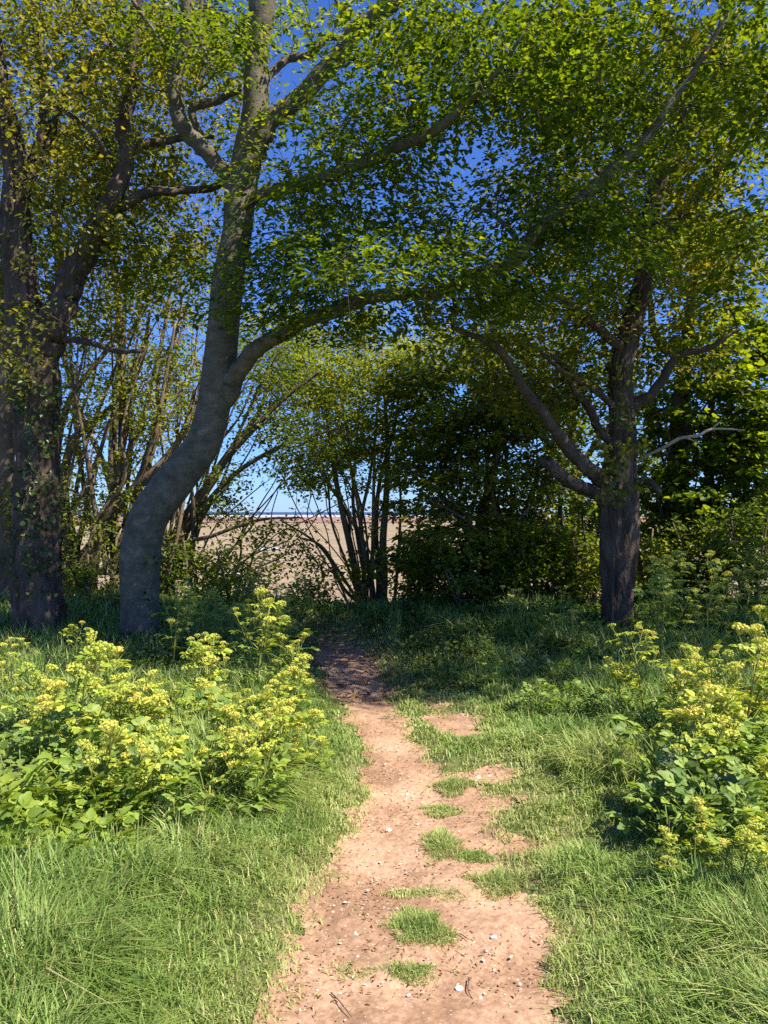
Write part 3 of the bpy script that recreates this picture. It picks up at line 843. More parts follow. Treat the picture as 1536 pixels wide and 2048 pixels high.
back_tree('ash_tree', 'pale sunlit trunk standing behind the ivy-clad oak at the left edge', 12, 11.0,
    [[(14, 1240, 11, 40), (14, 1100, 11, 38), (8, 950, 11, 38), (8, 820, 11, 38), (2, 700, 11, 34), (-10, 560, 11, 28), (-20, 400, 11, 20), (-10, 200, 11, 12)],
     [(100, 1180, 11.4, 14), (105, 700, 11.6, 14), (118, 560, 11.6, 14), (110, 440, 11.6, 12), (135, 330, 11.6, 9), (150, 220, 11.6, 6)]],
    [(40, 500, 11.2, 130, 200, .8, 40), (40, 1080, 10.6, 80, 110, .5, 10), (140, 330, 11.6, 130, 200, .8, 40)],
    M['leaf_oak'], 606, nl=60, spray=.5, leafL=.065, layered=.35, rough='rough')

# --- the slender many-stemmed clump in the middle
back_tree('sycamore_clump', 'slender many-stemmed sycamore clump at the end of the path, against the marsh', 742, 12.3,
    [[(728, 1235, 12.3, 17), (716, 1170, 12.3, 16), (700, 1090, 12.3, 14), (686, 1030, 12.3, 12), (672, 960, 12.4, 10), (660, 880, 12.4, 7), (650, 790, 12.4, 4)],
     [(738, 1235, 12.3, 10), (728, 1150, 12.4, 9), (716, 1080, 12.4, 8), (706, 1000, 12.5, 7), (712, 900, 12.5, 5), (720, 800, 12.5, 3)],
     [(748, 1235, 12.2, 13), (744, 1170, 12.2, 11), (728, 1100, 12.2, 10), (722, 1040, 12.2, 8), (740, 950, 12.2, 6), (752, 850, 12.2, 4)],
     [(764, 1235, 12.3, 17), (768, 1150, 12.3, 16), (766, 1080, 12.3, 15), (772, 1000, 12.4, 13), (775, 910, 12.4, 10), (770, 800, 12.5, 7), (764, 700, 12.5, 4)],
     [(756, 1235, 12.4, 12), (757, 1150, 12.5, 11), (752, 1060, 12.5, 10), (760, 960, 12.6, 8), (790, 850, 12.6, 6), (800, 750, 12.6, 4)],
     [(745, 1230, 12.5, 8), (690, 1180, 12.6, 7), (660, 1120, 12.6, 6), (625, 1080, 12.6, 5), (560, 1040, 12.6, 3)],
     [(735, 1235, 12.1, 7), (670, 1130, 12.0, 6), (640, 1090, 12.0, 5), (600, 1075, 12.0, 3)]],
    [(720, 820, 12.4, 140, 150, .9, 110), (650, 930, 12.2, 110, 70, .6, 40), (800, 940, 12.4, 90, 100, .7, 30), (740, 1060, 12.2, 90, 70, .5, 6), (800, 730, 12.6, 110, 70, .7, 36), (620, 760, 12.6, 110, 80, .7, 30), (680, 1160, 11.9, 90, 40, .4, 12), (830, 1130, 12, 60, 60, .4, 16)],
    M['leaf_light'], 707, auto=[(700, 790, 1225, 580, 880, 760, 7, 9), (700, 760, 1225, 560, 700, 1000, 5, 6)], nl=58, spray=.48, leafL=.062, layered=.6)

# --- dark foliage between the clump and the right oak
back_tree('hornbeam_tree', 'dense dark green hornbeam filling the gap left of the right oak', 985, 11.6,
    [[(985, 1200, 11.6, 24), (975, 1120, 11.6, 22), (960, 1050, 11.6, 20), (985, 950, 11.6, 16), (1000, 860, 11.6, 12), (980, 760, 11.6, 8), (960, 680, 11.6, 4)],
     [(975, 1180, 11.5, 14), (940, 1080, 11.4, 12), (900, 1010, 11.3, 10), (850, 960, 11.2, 7), (800, 930, 11.1, 4)],
     [(995, 1180, 11.7, 16), (1050, 1060, 11.8, 13), (1090, 960, 11.9, 10), (1110, 860, 12, 7)],
     [(1120, 1200, 12, 14), (1112, 1100, 12, 12), (1120, 1000, 12, 9), (1100, 900, 12, 6)]],
    [(960, 780, 11.8, 180, 130, 1.0, 80), (1060, 720, 12.2, 170, 90, .9, 40), (960, 860, 11.6, 170, 110, 1.0, 60), (900, 950, 11.3, 120, 100, .8, 58), (1060, 900, 11.7, 140, 160, .9, 54), (1010, 1060, 11.5, 180, 90, .8, 50), (880, 1110, 11.1, 100, 50, .5, 34), (1090, 1120, 11.6, 110, 70, .6, 44), (960, 1150, 11.0, 120, 50, .5, 28), (860, 820, 11.9, 90, 110, .7, 44)],
    M['leaf_thicket'], 808, auto=[(900, 1120, 1190, 820, 1180, 760, 11, 10)], nl=44, spray=.54, leafL=.078, layered=.9, leafw=.7)
back_tree('sycamore_tree', 'straight grey sycamore trunk behind the right oak', 1352, 11.8,
    [[(1352, 1150, 11.8, 34), (1352, 1050, 11.8, 32), (1350, 950, 11.8, 33), (1356, 850, 11.8, 32), (1366, 760, 11.8, 30), (1374, 680, 11.8, 24), (1382, 600, 11.8, 18), (1400, 480, 11.8, 13), (1420, 350, 11.8, 8)],
     [(1366, 740, 11.8, 20), (1330, 700, 11.7, 18), (1308, 660, 11.7, 15), (1300, 600, 11.7, 12), (1285, 500, 11.7, 7)],
     [(1358, 860, 11.8, 16), (1390, 905, 11.6, 13), (1385, 930, 11.5, 11), (1362, 950, 11.5, 8)]],
    [(1290, 980, 11.7, 70, 110, .5, 24), (1400, 500, 11.8, 150, 170, .9, 60), (1330, 880, 11.9, 70, 70, .5, 10), (1340, 1020, 11.3, 90, 90, .5, 20), (1380, 820, 12.1, 110, 110, .6, 26)],
    M['leaf_dark'], 909, auto=[(1300, 1400, 1150, 1270, 1500, 640, 9, 6)], bark='beech_bark', nl=55, spray=.46, leafL=.09, layered=.8, leafw=.75)
back_tree('holly_tree', 'nearly black leafy tree at the far right edge behind the tall yellow plants', 1440, 11.6,
    [[(1425, 1150, 11.6, 22), (1422, 1000, 11.6, 20), (1415, 880, 11.6, 16), (1430, 760, 11.6, 12), (1440, 650, 11.6, 7)],
     [(1450, 1150, 11.6, 16), (1490, 1000, 11.6, 13), (1500, 860, 11.6, 10), (1520, 740, 11.6, 6)]],
    [(1470, 780, 11.4, 120, 190, .9, 130), (1450, 1000, 11.2, 120, 130, .7, 100), (1540, 900, 11.2, 60, 250, .7, 70)],
    M['leaf_dark'], 1010, nl=58, spray=.44, leafL=.09, layered=.8, leafw=.75)

# --- neighbouring beech, added out of frame for its shade; boughs reach in from the right
NB = np.array([8.6, 8.0, 0.0]); NB[2] = gz([8.6], [8.0])[0] - .05
def wpx(x, y, z, r):
    return (768 + x / y * F, 1024 - (z - EYE) / y * F, y, 2 * r * F / y)
make_tree('beech_tree', 'leafy beech boughs reaching in high up from outside the right edge', NB,
    [[wpx(8.6, 8.0, -.05, .34), wpx(8.5, 8.0, 1.5, .28), wpx(8.3, 8.0, 3.5, .25), wpx(8.4, 7.8, 6, .2), wpx(8.2, 7.7, 8.5, .13), wpx(8.3, 7.6, 11, .05)]],
    [[wpx(8.4, 8.0, 3.2, .13), wpx(7.2, 7.6, 4.2, .11), wpx(6.0, 7.2, 5.0, .08), wpx(4.8, 7.0, 5.6, .05), wpx(3.6, 6.8, 6.2, .02)],
     [wpx(8.4, 7.9, 5.0, .11), wpx(7.0, 8.2, 6.4, .09), wpx(5.6, 8.4, 7.4, .06), wpx(4.4, 8.6, 8.0, .02)],
     [wpx(8.4, 7.9, 4.0, .1), wpx(9.0, 6.6, 5.5, .07), wpx(9.6, 5.6, 6.6, .03)],
     [wpx(8.3, 8.0, 4.6, .1), wpx(7.4, 9.0, 5.0, .08), wpx(6.2, 9.6, 5.2, .05), wpx(5.2, 9.8, 5.2, .02)]],
    [(1480, 420, 8.6, 110, 200, .8, 40), (1500, 120, 8.0, 120, 160, .8, 40), ('s', 1.2, 6.5, 6.7, 9.8, 5.0, 8.5, 190), ('w', 6.5, 8.5, 3.2, 1.6, 1.6, .8, 30)],
    M['beech_bark'], M['leaf_beech'], 1111, nl=52, spray=.6, leafL=.08, layered=.9, rough='smooth', sides=32)

# --- lower layered branches before the hornbeam, leaf colour paler in place of sun
back_tree('sycamore_tree', 'young sycamore with layered leaves painted sun-bright between the path end and the right oak', 1010, 11.0,
    [[(1008, 1180, 11, 12), (1000, 1080, 11, 11), (985, 980, 11, 9), (1000, 860, 11, 7), (985, 760, 11, 4)],
     [(1000, 1120, 10.9, 8), (930, 1040, 10.7, 6), (860, 1000, 10.6, 4)], [(1005, 1100, 11, 8), (1070, 1000, 10.9, 6), (1120, 930, 10.9, 3)]],
    [(930, 1080, 10.6, 120, 50, .5, 30), (1040, 1080, 10.7, 110, 60, .5, 26), (900, 960, 10.9, 110, 60, .6, 28), (1060, 940, 10.9, 110, 80, .6, 28), (960, 840, 11, 130, 70, .7, 34), (1080, 800, 11.2, 110, 70, .6, 22), (860, 740, 12, 110, 60, .6, 24)],
    M['leaf_light'], 1515, nl=40, spray=.50, leafL=.075, layered=.92, leafw=.72)

# --- farther trees down the slope
back_tree('field_maple', 'loose yellow-green tree down the slope behind the forked left oak', 230, 15,
    [[(230, 1100, 15, 20), (225, 900, 15, 17), (240, 700, 15, 13), (230, 500, 15, 9), (240, 350, 15, 4)], [(235, 1000, 15, 12), (290, 820, 15, 10), (330, 650, 15, 7), (350, 500, 15, 4)], [(225, 1000, 15, 12), (160, 820, 15.2, 10), (110, 650, 15.2, 7), (80, 480, 15.2, 4)]],
    [(240, 620, 15, 220, 280, 1.5, 110), (120, 900, 15, 130, 160, 1.2, 40), (330, 850, 15, 110, 120, 1.2, 24), (230, 300, 15, 240, 160, 1.5, 60)],
    M['leaf_oak'], 1212, nl=40, spray=.6, leafL=.07, layered=.4)
back_tree('field_maple', 'pale green feathery tree behind the slender stems, down the slope', 735, 16,
    [[(728, 1150, 16, 10), (715, 1000, 16, 9), (680, 850, 16, 8), (650, 700, 16, 6), (640, 620, 16, 3)], [(735, 1120, 16, 7), (640, 930, 16, 6), (560, 740, 16, 3)], [(745, 1100, 16, 7), (752, 850, 16, 6), (770, 720, 16, 3)]],
    [(640, 780, 16, 170, 130, 1.3, 110), (760, 700, 16, 110, 90, 1.2, 40), (540, 720, 16, 110, 100, 1.2, 30), (720, 900, 16, 100, 70, 1, 26), (560, 660, 15.5, 150, 70, 1, 34), (740, 660, 15.5, 150, 60, 1, 34), (860, 700, 15.5, 100, 60, 1, 24)],
    M['leaf_light'], 1313, nl=56, spray=.55, leafL=.07, layered=.6)
back_tree('field_maple', 'dark green tree down the slope behind the hornbeam and right oak', 1150, 15,
    [[(1150, 1150, 15, 24), (1150, 950, 15, 20), (1140, 780, 15, 14), (1160, 600, 15, 8), (1160, 480, 15, 4)], [(1150, 1000, 15, 14), (1050, 820, 15, 10), (980, 700, 15, 5)], [(1150, 980, 15, 14), (1240, 820, 15, 10), (1290, 680, 15, 5)]],
    [(1130, 700, 15, 230, 190, 1.5, 110), (1230, 950, 15, 150, 170, 1.3, 70), (960, 780, 15, 130, 130, 1.2, 60), (1050, 1050, 15, 190, 110, 1.2, 60)],
    M['leaf_thicket'], 1414, nl=60, spray=.58, leafL=.08, layered=.7)


# --- low shrubs on the crest
def shrub(name, label, px, d, hpx, wpx_, leafm, seed, n=26, L=.055, dr=.5):
    x = (px - 768) / F * d
    zb = float(gz([x], [d])[0]); pyb = 1024 - (zb - EYE) / d * F
    st = []
    r = np.random.default_rng(seed)
    for k in range(5):
        e = (r.random() - .5) * 1.5 * wpx_
        st.append([(px + e * .1, pyb, d, 8), (px + e * .5, pyb - hpx * .5, d + (r.random() - .5) * .4, 6), (px + e, pyb - hpx * (.7 + .4 * r.random()), d + (r.random() - .5) * .8, 3)])
    return back_tree(name, label, px, d, st, [(px, pyb - hpx * .55, d, wpx_, hpx * .5, dr, n)], leafm, seed, nl=52, spray=.34, leafL=L, layered=.5, cat='shrub', sides=6)


shrub('elder_bush', 'low leafy elder behind the tall flowering stalks, beyond the beech foot', 470, 10.4, 130, 90, M['leaf_thicket'], 21, 30)
shrub('elder_bush', 'dark low bush between the left oak and beech feet', 180, 10.6, 110, 70, M['leaf_thicket'], 22, 22)
shrub('elder_bush', 'small leafy bush at the foot of the slender sycamore stems, right side', 850, 11.2, 110, 60, M['leaf_dark'], 23, 26)
shrub('elder_bush', 'broad dark bush at the left foot of the right oak', 1080, 10.6, 170, 110, M['leaf_dark'], 24, 60, .07)
shrub('elder_bush', 'leafy bush left of the dark hornbeam stem, with bright top', 930, 10.4, 130, 80, M['leaf_thicket'], 25, 34, .06)
shrub('elder_bush', 'leafy bush behind the right oak trunk, on its right', 1330, 11.0, 190, 70, M['leaf_thicket'], 26, 44, .07)
shrub('elder_bush', 'tall leafy bush filling the right edge under the dark tree', 1500, 10.2, 230, 90, M['leaf_thicket'], 28, 60, .065)
shrub('elder_bush', 'leafy bush just right of the right oak, behind the alexanders', 1400, 10.6, 200, 80, M['leaf_thicket'], 29, 44, .065)
shrub('elder_bush', 'tall bush behind the right oak on its left, against the marsh', 1170, 12.4, 260, 80, M['leaf_thicket'], 33, 50, .07)
shrub('elder_bush', 'bush between the slender stems and the dark hornbeam, against the marsh', 838, 12.8, 210, 60, M['leaf_light'], 34, 40, .06)
shrub('elder_bush', 'bush pressed against the right oak trunk on its left', 1180, 10.2, 170, 50, M['leaf_light'], 35, 34, .06)
shrub('elder_bush', 'bush pressed against the right oak trunk on its right', 1292, 10.4, 190, 50, M['leaf_light'], 36, 34, .06)
shrub('elder_bush', 'twiggy bush behind the left oak and beech, against the marsh', 400, 12.0, 150, 90, M['leaf_thicket'], 30, 30, .055)
shrub('elder_bush', 'low bush on the crest between the beech and the path end', 600, 11.2, 60, 60, M['leaf_thicket'], 27, 14, .05)


# ------------------------------------------------------------------ flowering alexanders and other herbs
def leaflet(mb, o, d, n, L, W, serr=.16):
    d = unit(np.array(d, float)); s_ = unit(np.cross(n, d)); n_ = np.cross(d, s_)
    ts = np.array([0, .18, .36, .54, .72, .87, 1.0]); wd = np.array([.05, .78, 1, .9, .66, .36, 0]) * W * .5
    mid = o + np.outer(ts * L, d) - np.outer((ts ** 2) * L * .16, n_)
    V = [mid]
    for sg in (1, -1):
        jag = np.array([0, 1, -1, 1, -1, 1, 0]) * serr * W * .28
        V.append(mid + np.outer((wd + np.maximum(jag, -wd)) * sg, s_) + np.outer(wd * .35, n_) + np.outer(np.array([0, .03, -.02, .03, -.02, .02, 0]) * L, d))
    m = len(ts); i = np.arange(m - 1)
    Q = np.vstack([np.stack([i, i + 1, i + 1 + m, i + m], 1), np.stack([i + 1, i, i + 2 * m, i + 1 + 2 * m], 1)])
    mb.add(np.vstack(V), Q)


def compound_leaf(name, mat, r, L=.26, ll=.06, pet=.5, three=True):
    """leaf pointing along +Y from its own base: stalk, three arms, three leaflets on each"""
    mb = MB()
    t = np.linspace(0, 1, 5)[:, None]
    st = np.concatenate([np.zeros((5, 1)), t * L * pet, np.sin(t * 1.6) * L * .10], 1)
    tube(mb, st, np.linspace(.0032, .002, 5) * (L / .26), 4, cap=False)
    e = st[-1]
    arms = [(0, 1.0), (-1.0, .8), (1.0, .8)]
    for ang, sc in arms:
        dr = np.array([math.sin(ang), math.cos(ang), .10 * r.normal()])
        al = L * (1 - pet) * .42 * sc
        tip = e + dr * al
        tube(mb, np.array([e, (e + tip) / 2, tip]), [.0018, .0015, .001], 3, cap=False)
        for a2, s2 in ((0, 1.15), (-.95, .9), (.95, .9)) if three else ((0, 1.1),):
            b = ang + a2 + r.normal() * .12
            nn = np.array([r.normal() * .25, r.normal() * .25, 1.0])
            leaflet(mb, tip, (math.sin(b), math.cos(b), -.12 + r.normal() * .18), nn, ll * s2 * sc * (.9 + .3 * r.random()), ll * .78 * s2 * sc)
    return mb.mesh(name, mat)


def umbel(name, mat, r, Rd=.036, nray=15):
    """dome of little flower balls on rays, standing on +Z from its own base"""
    mb = MB(); PP = []; DD = []; NN = []
    H = Rd * .95
    for k in range(nray):
        a = k * 2.399963; q = math.sqrt((k + .5) / nray)
        x, y = Rd * q * math.cos(a), Rd * q * math.sin(a)
        z = H + Rd * .55 * math.sqrt(max(0, 1 - q * q * .85)) + r.normal() * .0015
        c = np.array([x, y, z])
        tube(mb, np.array([[0, 0, 0], c * [.6, .6, .62], c]), [.0011, .0009, .0007], 3, cap=False)
        m = 11
        u = unit(r.normal(size=(m, 3)) + [0, 0, .5])
        PP.append(c + u * Rd * .20); NN.append(u)
        DD.append(np.cross(u, r.normal(size=(m, 3))))
    P = np.concatenate(PP); D = unit(np.concatenate(DD)); N = np.concatenate(NN)
    m = len(P); Ls = np.full(m, Rd * .27) * (.7 + .6 * r.random(m))
    S = unit(np.cross(N, D))
    V = np.stack([P - D * Ls[:, None] * .5, P + S * Ls[:, None] * .45 + N * .001, P + D * Ls[:, None] * .5, P - S * Ls[:, None] * .45 + N * .001], 1).reshape(-1, 3)
    mb.add(V, np.arange(m * 4).reshape(-1, 4))
    return mb.mesh(name, mat)


pr = np.random.default_rng(99)
UMB = [umbel('flower_head', M['alex_flower'], pr, .036, 15), umbel('flower_head', M['alex_flower'], pr, .030, 12), umbel('flower_head', M['alex_flower'], pr, .042, 18)]
LFU = [compound_leaf('leaf', M['alex_upper'], pr, .13, .040, .25) for _ in range(3)]
LFB = [compound_leaf('leaf', M['alex_leaf'], pr, .24, .047, .45) for _ in range(3)]
LFG = [compound_leaf('leaf', M['grey_leaf'], pr, .22, .050, .42) for _ in range(2)]
LFL = [compound_leaf('leaf', M['lush_leaf'], pr, .19, .044, .45) for _ in range(3)]


def plant_alex(h, nn, r, basal=LFB, upper=LFU, nb=6):
    """recipe of one flowering plant: stem mesh and (mesh, place, turn, tilt, size, name) of leaves and flower heads"""
    mb = MB(); kids = []
    lean = r.normal(size=2) * .07 * h
    def stem_at(t):
        return np.array([lean[0] * t * t, lean[1] * t * t, h * t])
    tt = np.linspace(0, 1, 7)
    tube(mb, np.array([stem_at(t) for t in tt]), np.linspace(.0085, .004, 7) * (h / .5) ** .5, 6)
    kids.append((UMB[2], stem_at(1), 0, r.normal() * .15, 1, 'flower_head'))
    rot = r.random() * 6.28
    for k in range(nn):
        t = .38 + .52 * k / max(1, nn - 1)
        b = stem_at(t)
        rot += 2.1 + r.normal() * .3
        for j in range(2):
            a = rot + j * 3.14 + r.normal() * .3
            out = np.array([math.cos(a), math.sin(a)])
            Lb = h * (.52 - .30 * (t - .38)) * (.75 + .4 * r.random())
            if r.random() < .82:
                rise = .62 + .25 * r.random()
                c1 = b + np.array([*(out * Lb * .34), Lb * rise * .45]); c2 = b + np.array([*(out * Lb * .52), Lb * rise])
                tube(mb, np.array([b, c1, c2]), [.0042, .0035, .0026], 5, cap=False)
                kids.append((UMB[r.integers(3)], c2, a, r.normal() * .25, .85 + .35 * r.random(), 'flower_head'))
                kids.append((upper[r.integers(len(upper))], c1, a + r.normal() * .8, .25 + r.normal() * .3, .9 + .6 * r.random(), 'leaf'))
                kids.append((upper[r.integers(len(upper))], (c1 + c2) / 2, a + 3 + r.normal(), .3 + r.normal() * .4, .7 + .5 * r.random(), 'leaf'))
                if r.random() < .6:
                    c3 = c1 + np.array([*(np.array([math.cos(a + 1), math.sin(a + 1)]) * Lb * .22), Lb * .34])
                    tube(mb, np.array([c1, c3]), [.003, .002], 4, cap=False)
                    kids.append((UMB[1], c3, a, r.normal() * .3, .75 + .3 * r.random(), 'flower_head'))
            kids.append((upper[r.integers(len(upper))] if t > .6 else basal[r.integers(len(basal))], b, a + r.normal() * .5, .3 + r.normal() * .25, .75 + .4 * r.random(), 'leaf'))
    for k in range(nb):
        a = k * 6.28 / max(nb, 1) + r.normal() * .4
        kids.append((basal[r.integers(len(basal))], np.array([0, 0, .01 + .1 * h * r.random()]), a, .55 + r.normal() * .3, .85 + .5 * r.random() * (h / .5), 'leaf'))
    return mb.mesh('stem', M['alex_stem']), kids


def plant_leafy(h, n, r, kinds, tilt=.7):
    """recipe of a leafy clump without flowers"""
    mb = MB(); kids = []
    for k in range(n):
        a = k * 2.4 + r.normal() * .2; q = (k + .5) / n
        z = h * (.05 + .55 * (1 - q))
        p = np.array([math.cos(a) * .03, math.sin(a) * .03, z])
        kids.append((kinds[r.integers(len(kinds))], p, a, tilt * (1 - .75 * q) + r.normal() * .15, .8 + .6 * r.random(), 'leaf'))
    tube(mb, np.array([[0, 0, 0], [0, 0.005, h * .35], [.005, 0, h * .62]]), [.008, .006, .004], 5)
    return mb.mesh('stem', M['alex_stem']), kids


def nettle_leaf():
    mb = MB(); leaflet(mb, np.zeros(3), (0, 1, -.25), np.array([0, 0, 1.0]), .085, .052, .3); return mb.mesh('leaf', M['nettle_leaf'])


NET = nettle_leaf()
def plant_nettle(h, r):
    mb = MB(); kids = []
    tube(mb, np.array([[0, 0, 0], [.01, 0, h * .5], [.015, .01, h]]), [.004, .003, .002], 4)
    n = int(h / .05)
    for k in range(n):
        z = h * (.25 + .75 * k / n); a = (k % 2) * 1.57 + r.normal() * .2
        for j in (0, 3.14):
            kids.append((NET, np.array([.01, 0, z]), a + j, .05 + r.normal() * .2, (1.15 - .6 * k / n) * (.85 + .3 * r.random()), 'leaf'))
    return mb.mesh('stem', M['alex_stem']), kids


def place(recipe, name, x, y, label, cat, group, sc=1.0, rz=0.0, tilt=(0, 0)):
    st, kids = recipe
    z = float(gz([x], [y])[0]) - .01
    root = obj(name, None, label=label, cat=cat, group=group, loc=(x, y, z))
    root.empty_display_size = .1
    root.rotation_euler = (tilt[0], tilt[1], rz); root.scale = (sc, sc, sc)
    obj('stem', st, root)
    for (me, p, a, tl, s_, nm) in kids:
        o = obj(nm, me, root, loc=p)
        if nm == 'leaf':
            o.rotation_euler = (tl, 0, a - math.pi / 2)      # mesh points along +Y
        else:
            o.rotation_euler = (tl, tl * .6, a)
        o.scale = (s_, s_, s_)
    return root


AL = [plant_alex(.46, 3, pr, basal=LFL + LFB) for _ in range(4)] + [plant_alex(.40, 2, pr, basal=LFL) for _ in range(2)]  # sunlit plants get paler basal leaves: sunlight put into their colour
AT = [plant_alex(.78, 4, pr) for _ in range(3)]
AD = [plant_alex(.74, 4, pr, upper=LFB + LFU[:1], nb=7) for _ in range(3)]
LC = [plant_leafy(.30, 17, pr, LFB) for _ in range(2)]
LCL = [plant_leafy(.26, 20, pr, LFL, .7) for _ in range(2)]
LCG = [plant_leafy(.30, 22, pr, LFG, .8)]
NT = [plant_nettle(.36, pr), plant_nettle(.30, pr)]


def put(rec, px, py, label, group=None, sc=None, name='alexanders', cat='plant'):
    x, y = gp(px, py)
    place(rec, name, x, y, label, cat, group, sc if sc else .85 + .3 * pr.random(), pr.random() * 6.28, (pr.normal() * .06, pr.normal() * .06))


# single plants that stand out in the photograph: (recipe, base pixel, size, label)
for rec, px, py, sc, lab in [
    (AT[0], 512, 1425, 1.02, 'tallest flowering alexanders on the left bank, rising before the shaded grass'),
    (AT[1], 548, 1395, .80, 'flowering alexanders with yellowing leaves next to the path, left side, half in shade'),
    (AL[0], 425, 1470, 1.15, 'flowering alexanders standing up in front of the beech, right of its foot'),
    (AL[1], 208, 1500, 1.25, 'tall flowering alexanders in sun just below the left oak and beech'),
    (AL[2], 150, 1600, 1.35, 'flowering alexanders spike rising above nettles at the left'),
    (AL[4], 625, 1580, .85, 'flowering alexanders leaning out over the grass towards the path, left bank'),
    (AT[2], 1295, 1478, .86, 'lone flowering alexanders in sun before the right oak'),
    (AL[3], 1240, 1470, .85, 'small flowering alexanders left of the lone sunlit one, right bank'),
    (AT[0], 1490, 1560, .98, 'tallest sunlit flowering alexanders, at the right edge'),
    (AT[1], 1440, 1545, .80, 'flowering alexanders with thick pale stem, second from the right edge'),
    (LCG[0], 1385, 1690, 1.15, 'bluish green glossy leaf clump in the right bank'),
    (LC[0], 1140, 1455, .9, 'low green leafy clump in sun where the right verge meets the shade'),
    (LC[1], 1075, 1440, .8, 'small leafy clump in grass, nearest to the path on the right verge'),
    (LCG[0], 1060, 1385, .8, 'grey-green leafy plant in the shade right of the path'),
]:
    put(rec, px, py, lab, None, sc, 'alexanders' if rec not in LC + LCG else 'leafy_clump')

lr = np.random.default_rng(5)
ORD = ['first', 'second', 'third', 'fourth', 'fifth', 'sixth', 'seventh', 'eighth', 'ninth', 'tenth', 'eleventh', 'twelfth', 'thirteenth', 'fourteenth', 'fifteenth', 'sixteenth']
ROWS = {1: [''], 2: ['front row', 'back row'], 3: ['front row', 'middle row', 'back row'], 4: ['front row', 'second row', 'third row', 'back row']}
def name_rows(objs, text, rows, frm, key=lambda o: o.location.x):
    """label each of objs by its row (front to back) and its count from one side"""
    objs = sorted(objs, key=lambda o: o.location.y)
    per = -(-len(objs) // rows)
    for k in range(rows):
        for j, o in enumerate(sorted(objs[k * per:(k + 1) * per], key=key)):
            o['label'] = text + ', ' + (ROWS[rows][k] + ', ' if rows > 1 else '') + ORD[j] + ' from ' + frm


def scatter(n, poly, mind, fn, r=lr):
    """n spots inside a photograph-pixel quadrilateral lying on the ground, at least mind metres apart"""
    pts = []; made = []
    A = np.array([gp(*p) for p in poly])
    tries = 0
    while len(pts) < n and tries < 4000:
        tries += 1
        u, v = r.random(2)
        p = (A[0] * (1 - u) + A[1] * u) * (1 - v) + (A[3] * (1 - u) + A[2] * u) * v
        if all((p[0] - q[0]) ** 2 + (p[1] - q[1]) ** 2 > mind ** 2 for q in pts) and path_d([p[0]], [p[1]])[0] > .18:
            pts.append(p); made.append(fn(p[0], p[1], len(pts)))
    return made


def sc_put(recs, label, group, name='alexanders', lo=.8, hi=1.2, cat='plant'):
    def f(x, y, k):
        return place(recs[lr.integers(len(recs))], name, x, y, label, cat, group, lo + (hi - lo) * lr.random(), lr.random() * 6.28, (lr.normal() * .08, lr.normal() * .08))
    return f


name_rows(scatter(36, [(30, 1510), (600, 1480), (530, 1660), (190, 1700)], .22, sc_put(AL, 'yellow-green flowering alexanders massed in the sun on the left bank', 'sunlit alexanders massed on the left bank', lo=.45, hi=.95)), 'flowering alexanders in the sunlit left mass', 3, 'the path', lambda o: -o.location.x)
name_rows(scatter(22, [(60, 1540), (580, 1510), (510, 1680), (180, 1710)], .22, sc_put(LC, 'leafy alexanders without flowers, low among the sunlit left mass', 'leafy alexanders among the left mass', 'leafy_clump')), 'flowerless leafy alexanders in the sunlit left mass', 2, 'the path', lambda o: -o.location.x)
name_rows(scatter(11, [(-60, 1690), (230, 1690), (200, 1830), (-80, 1830)], .22, sc_put(LCL, 'pale green broad-leaved clump in sun at the lower left edge', 'pale leafy clumps at the lower left', 'leafy_clump', 1.0, 1.4)), 'pale broad-leaved clump at the lower left', 2, 'the path', lambda o: -o.location.x)
name_rows(scatter(14, [(-70, 1580), (120, 1570), (130, 1690), (-70, 1700)], .14, sc_put(NT, 'nettle stem with pointed leaves at the left edge', 'nettles at the left edge', 'nettle', .8, 1.25)), 'pointed-leaved nettle at the left edge', 2, 'the path', lambda o: -o.location.x)
name_rows(scatter(14, [(-40, 1400), (600, 1380), (610, 1460), (-40, 1480)], .30, sc_put(AD + LC, 'alexanders in half shade behind the sunlit left mass', 'shaded alexanders behind the left mass', lo=.5, hi=.75)), 'half-shaded alexanders behind the sunlit left mass', 2, 'the path', lambda o: -o.location.x)
name_rows(scatter(12, [(330, 1300), (600, 1290), (590, 1370), (330, 1390)], .32, sc_put(AD, 'shaded alexanders right of the beech foot', 'shaded alexanders beside the beech', lo=.6, hi=.95)), 'shaded alexanders between beech foot and path', 2, 'the path', lambda o: -o.location.x)
name_rows(scatter(13, [(1330, 1500), (1580, 1500), (1620, 1720), (1330, 1650)], .19, sc_put(AL + AT[:1], 'flowering alexanders crowding the right bank', 'sunlit alexanders on the right bank', lo=.7, hi=1.15)), 'flowering alexanders crowding the sunlit right bank', 2, 'the path', lambda o: o.location.x)
name_rows(scatter(15, [(1270, 1560), (1560, 1540), (1620, 1790), (1290, 1750)], .19, sc_put(LC, 'dark glossy leafy alexanders under the flowering ones on the right bank', 'leafy alexanders on the right bank', 'leafy_clump', .9, 1.3)), 'glossy leafy alexanders low on the right bank', 2, 'the path', lambda o: o.location.x)
name_rows(scatter(8, [(1310, 1790), (1560, 1790), (1600, 1850), (1340, 1840)], .18, sc_put([AL[4], AL[5]], 'short flowering alexanders in grass at the lower right', 'short alexanders at the lower right', lo=.55, hi=.75)), 'short flowering alexanders in the lower right grass', 1, 'the path', lambda o: o.location.x)
name_rows(scatter(16, [(1310, 1290), (1640, 1280), (1640, 1400), (1320, 1400)], .34, sc_put(AT + AD, 'tall alexanders in dappled shade right of the right oak', 'tall shaded alexanders beyond the right bank', lo=.85, hi=1.2)), 'tall dappled alexanders beside the right oak', 2, 'that oak', lambda o: o.location.x)
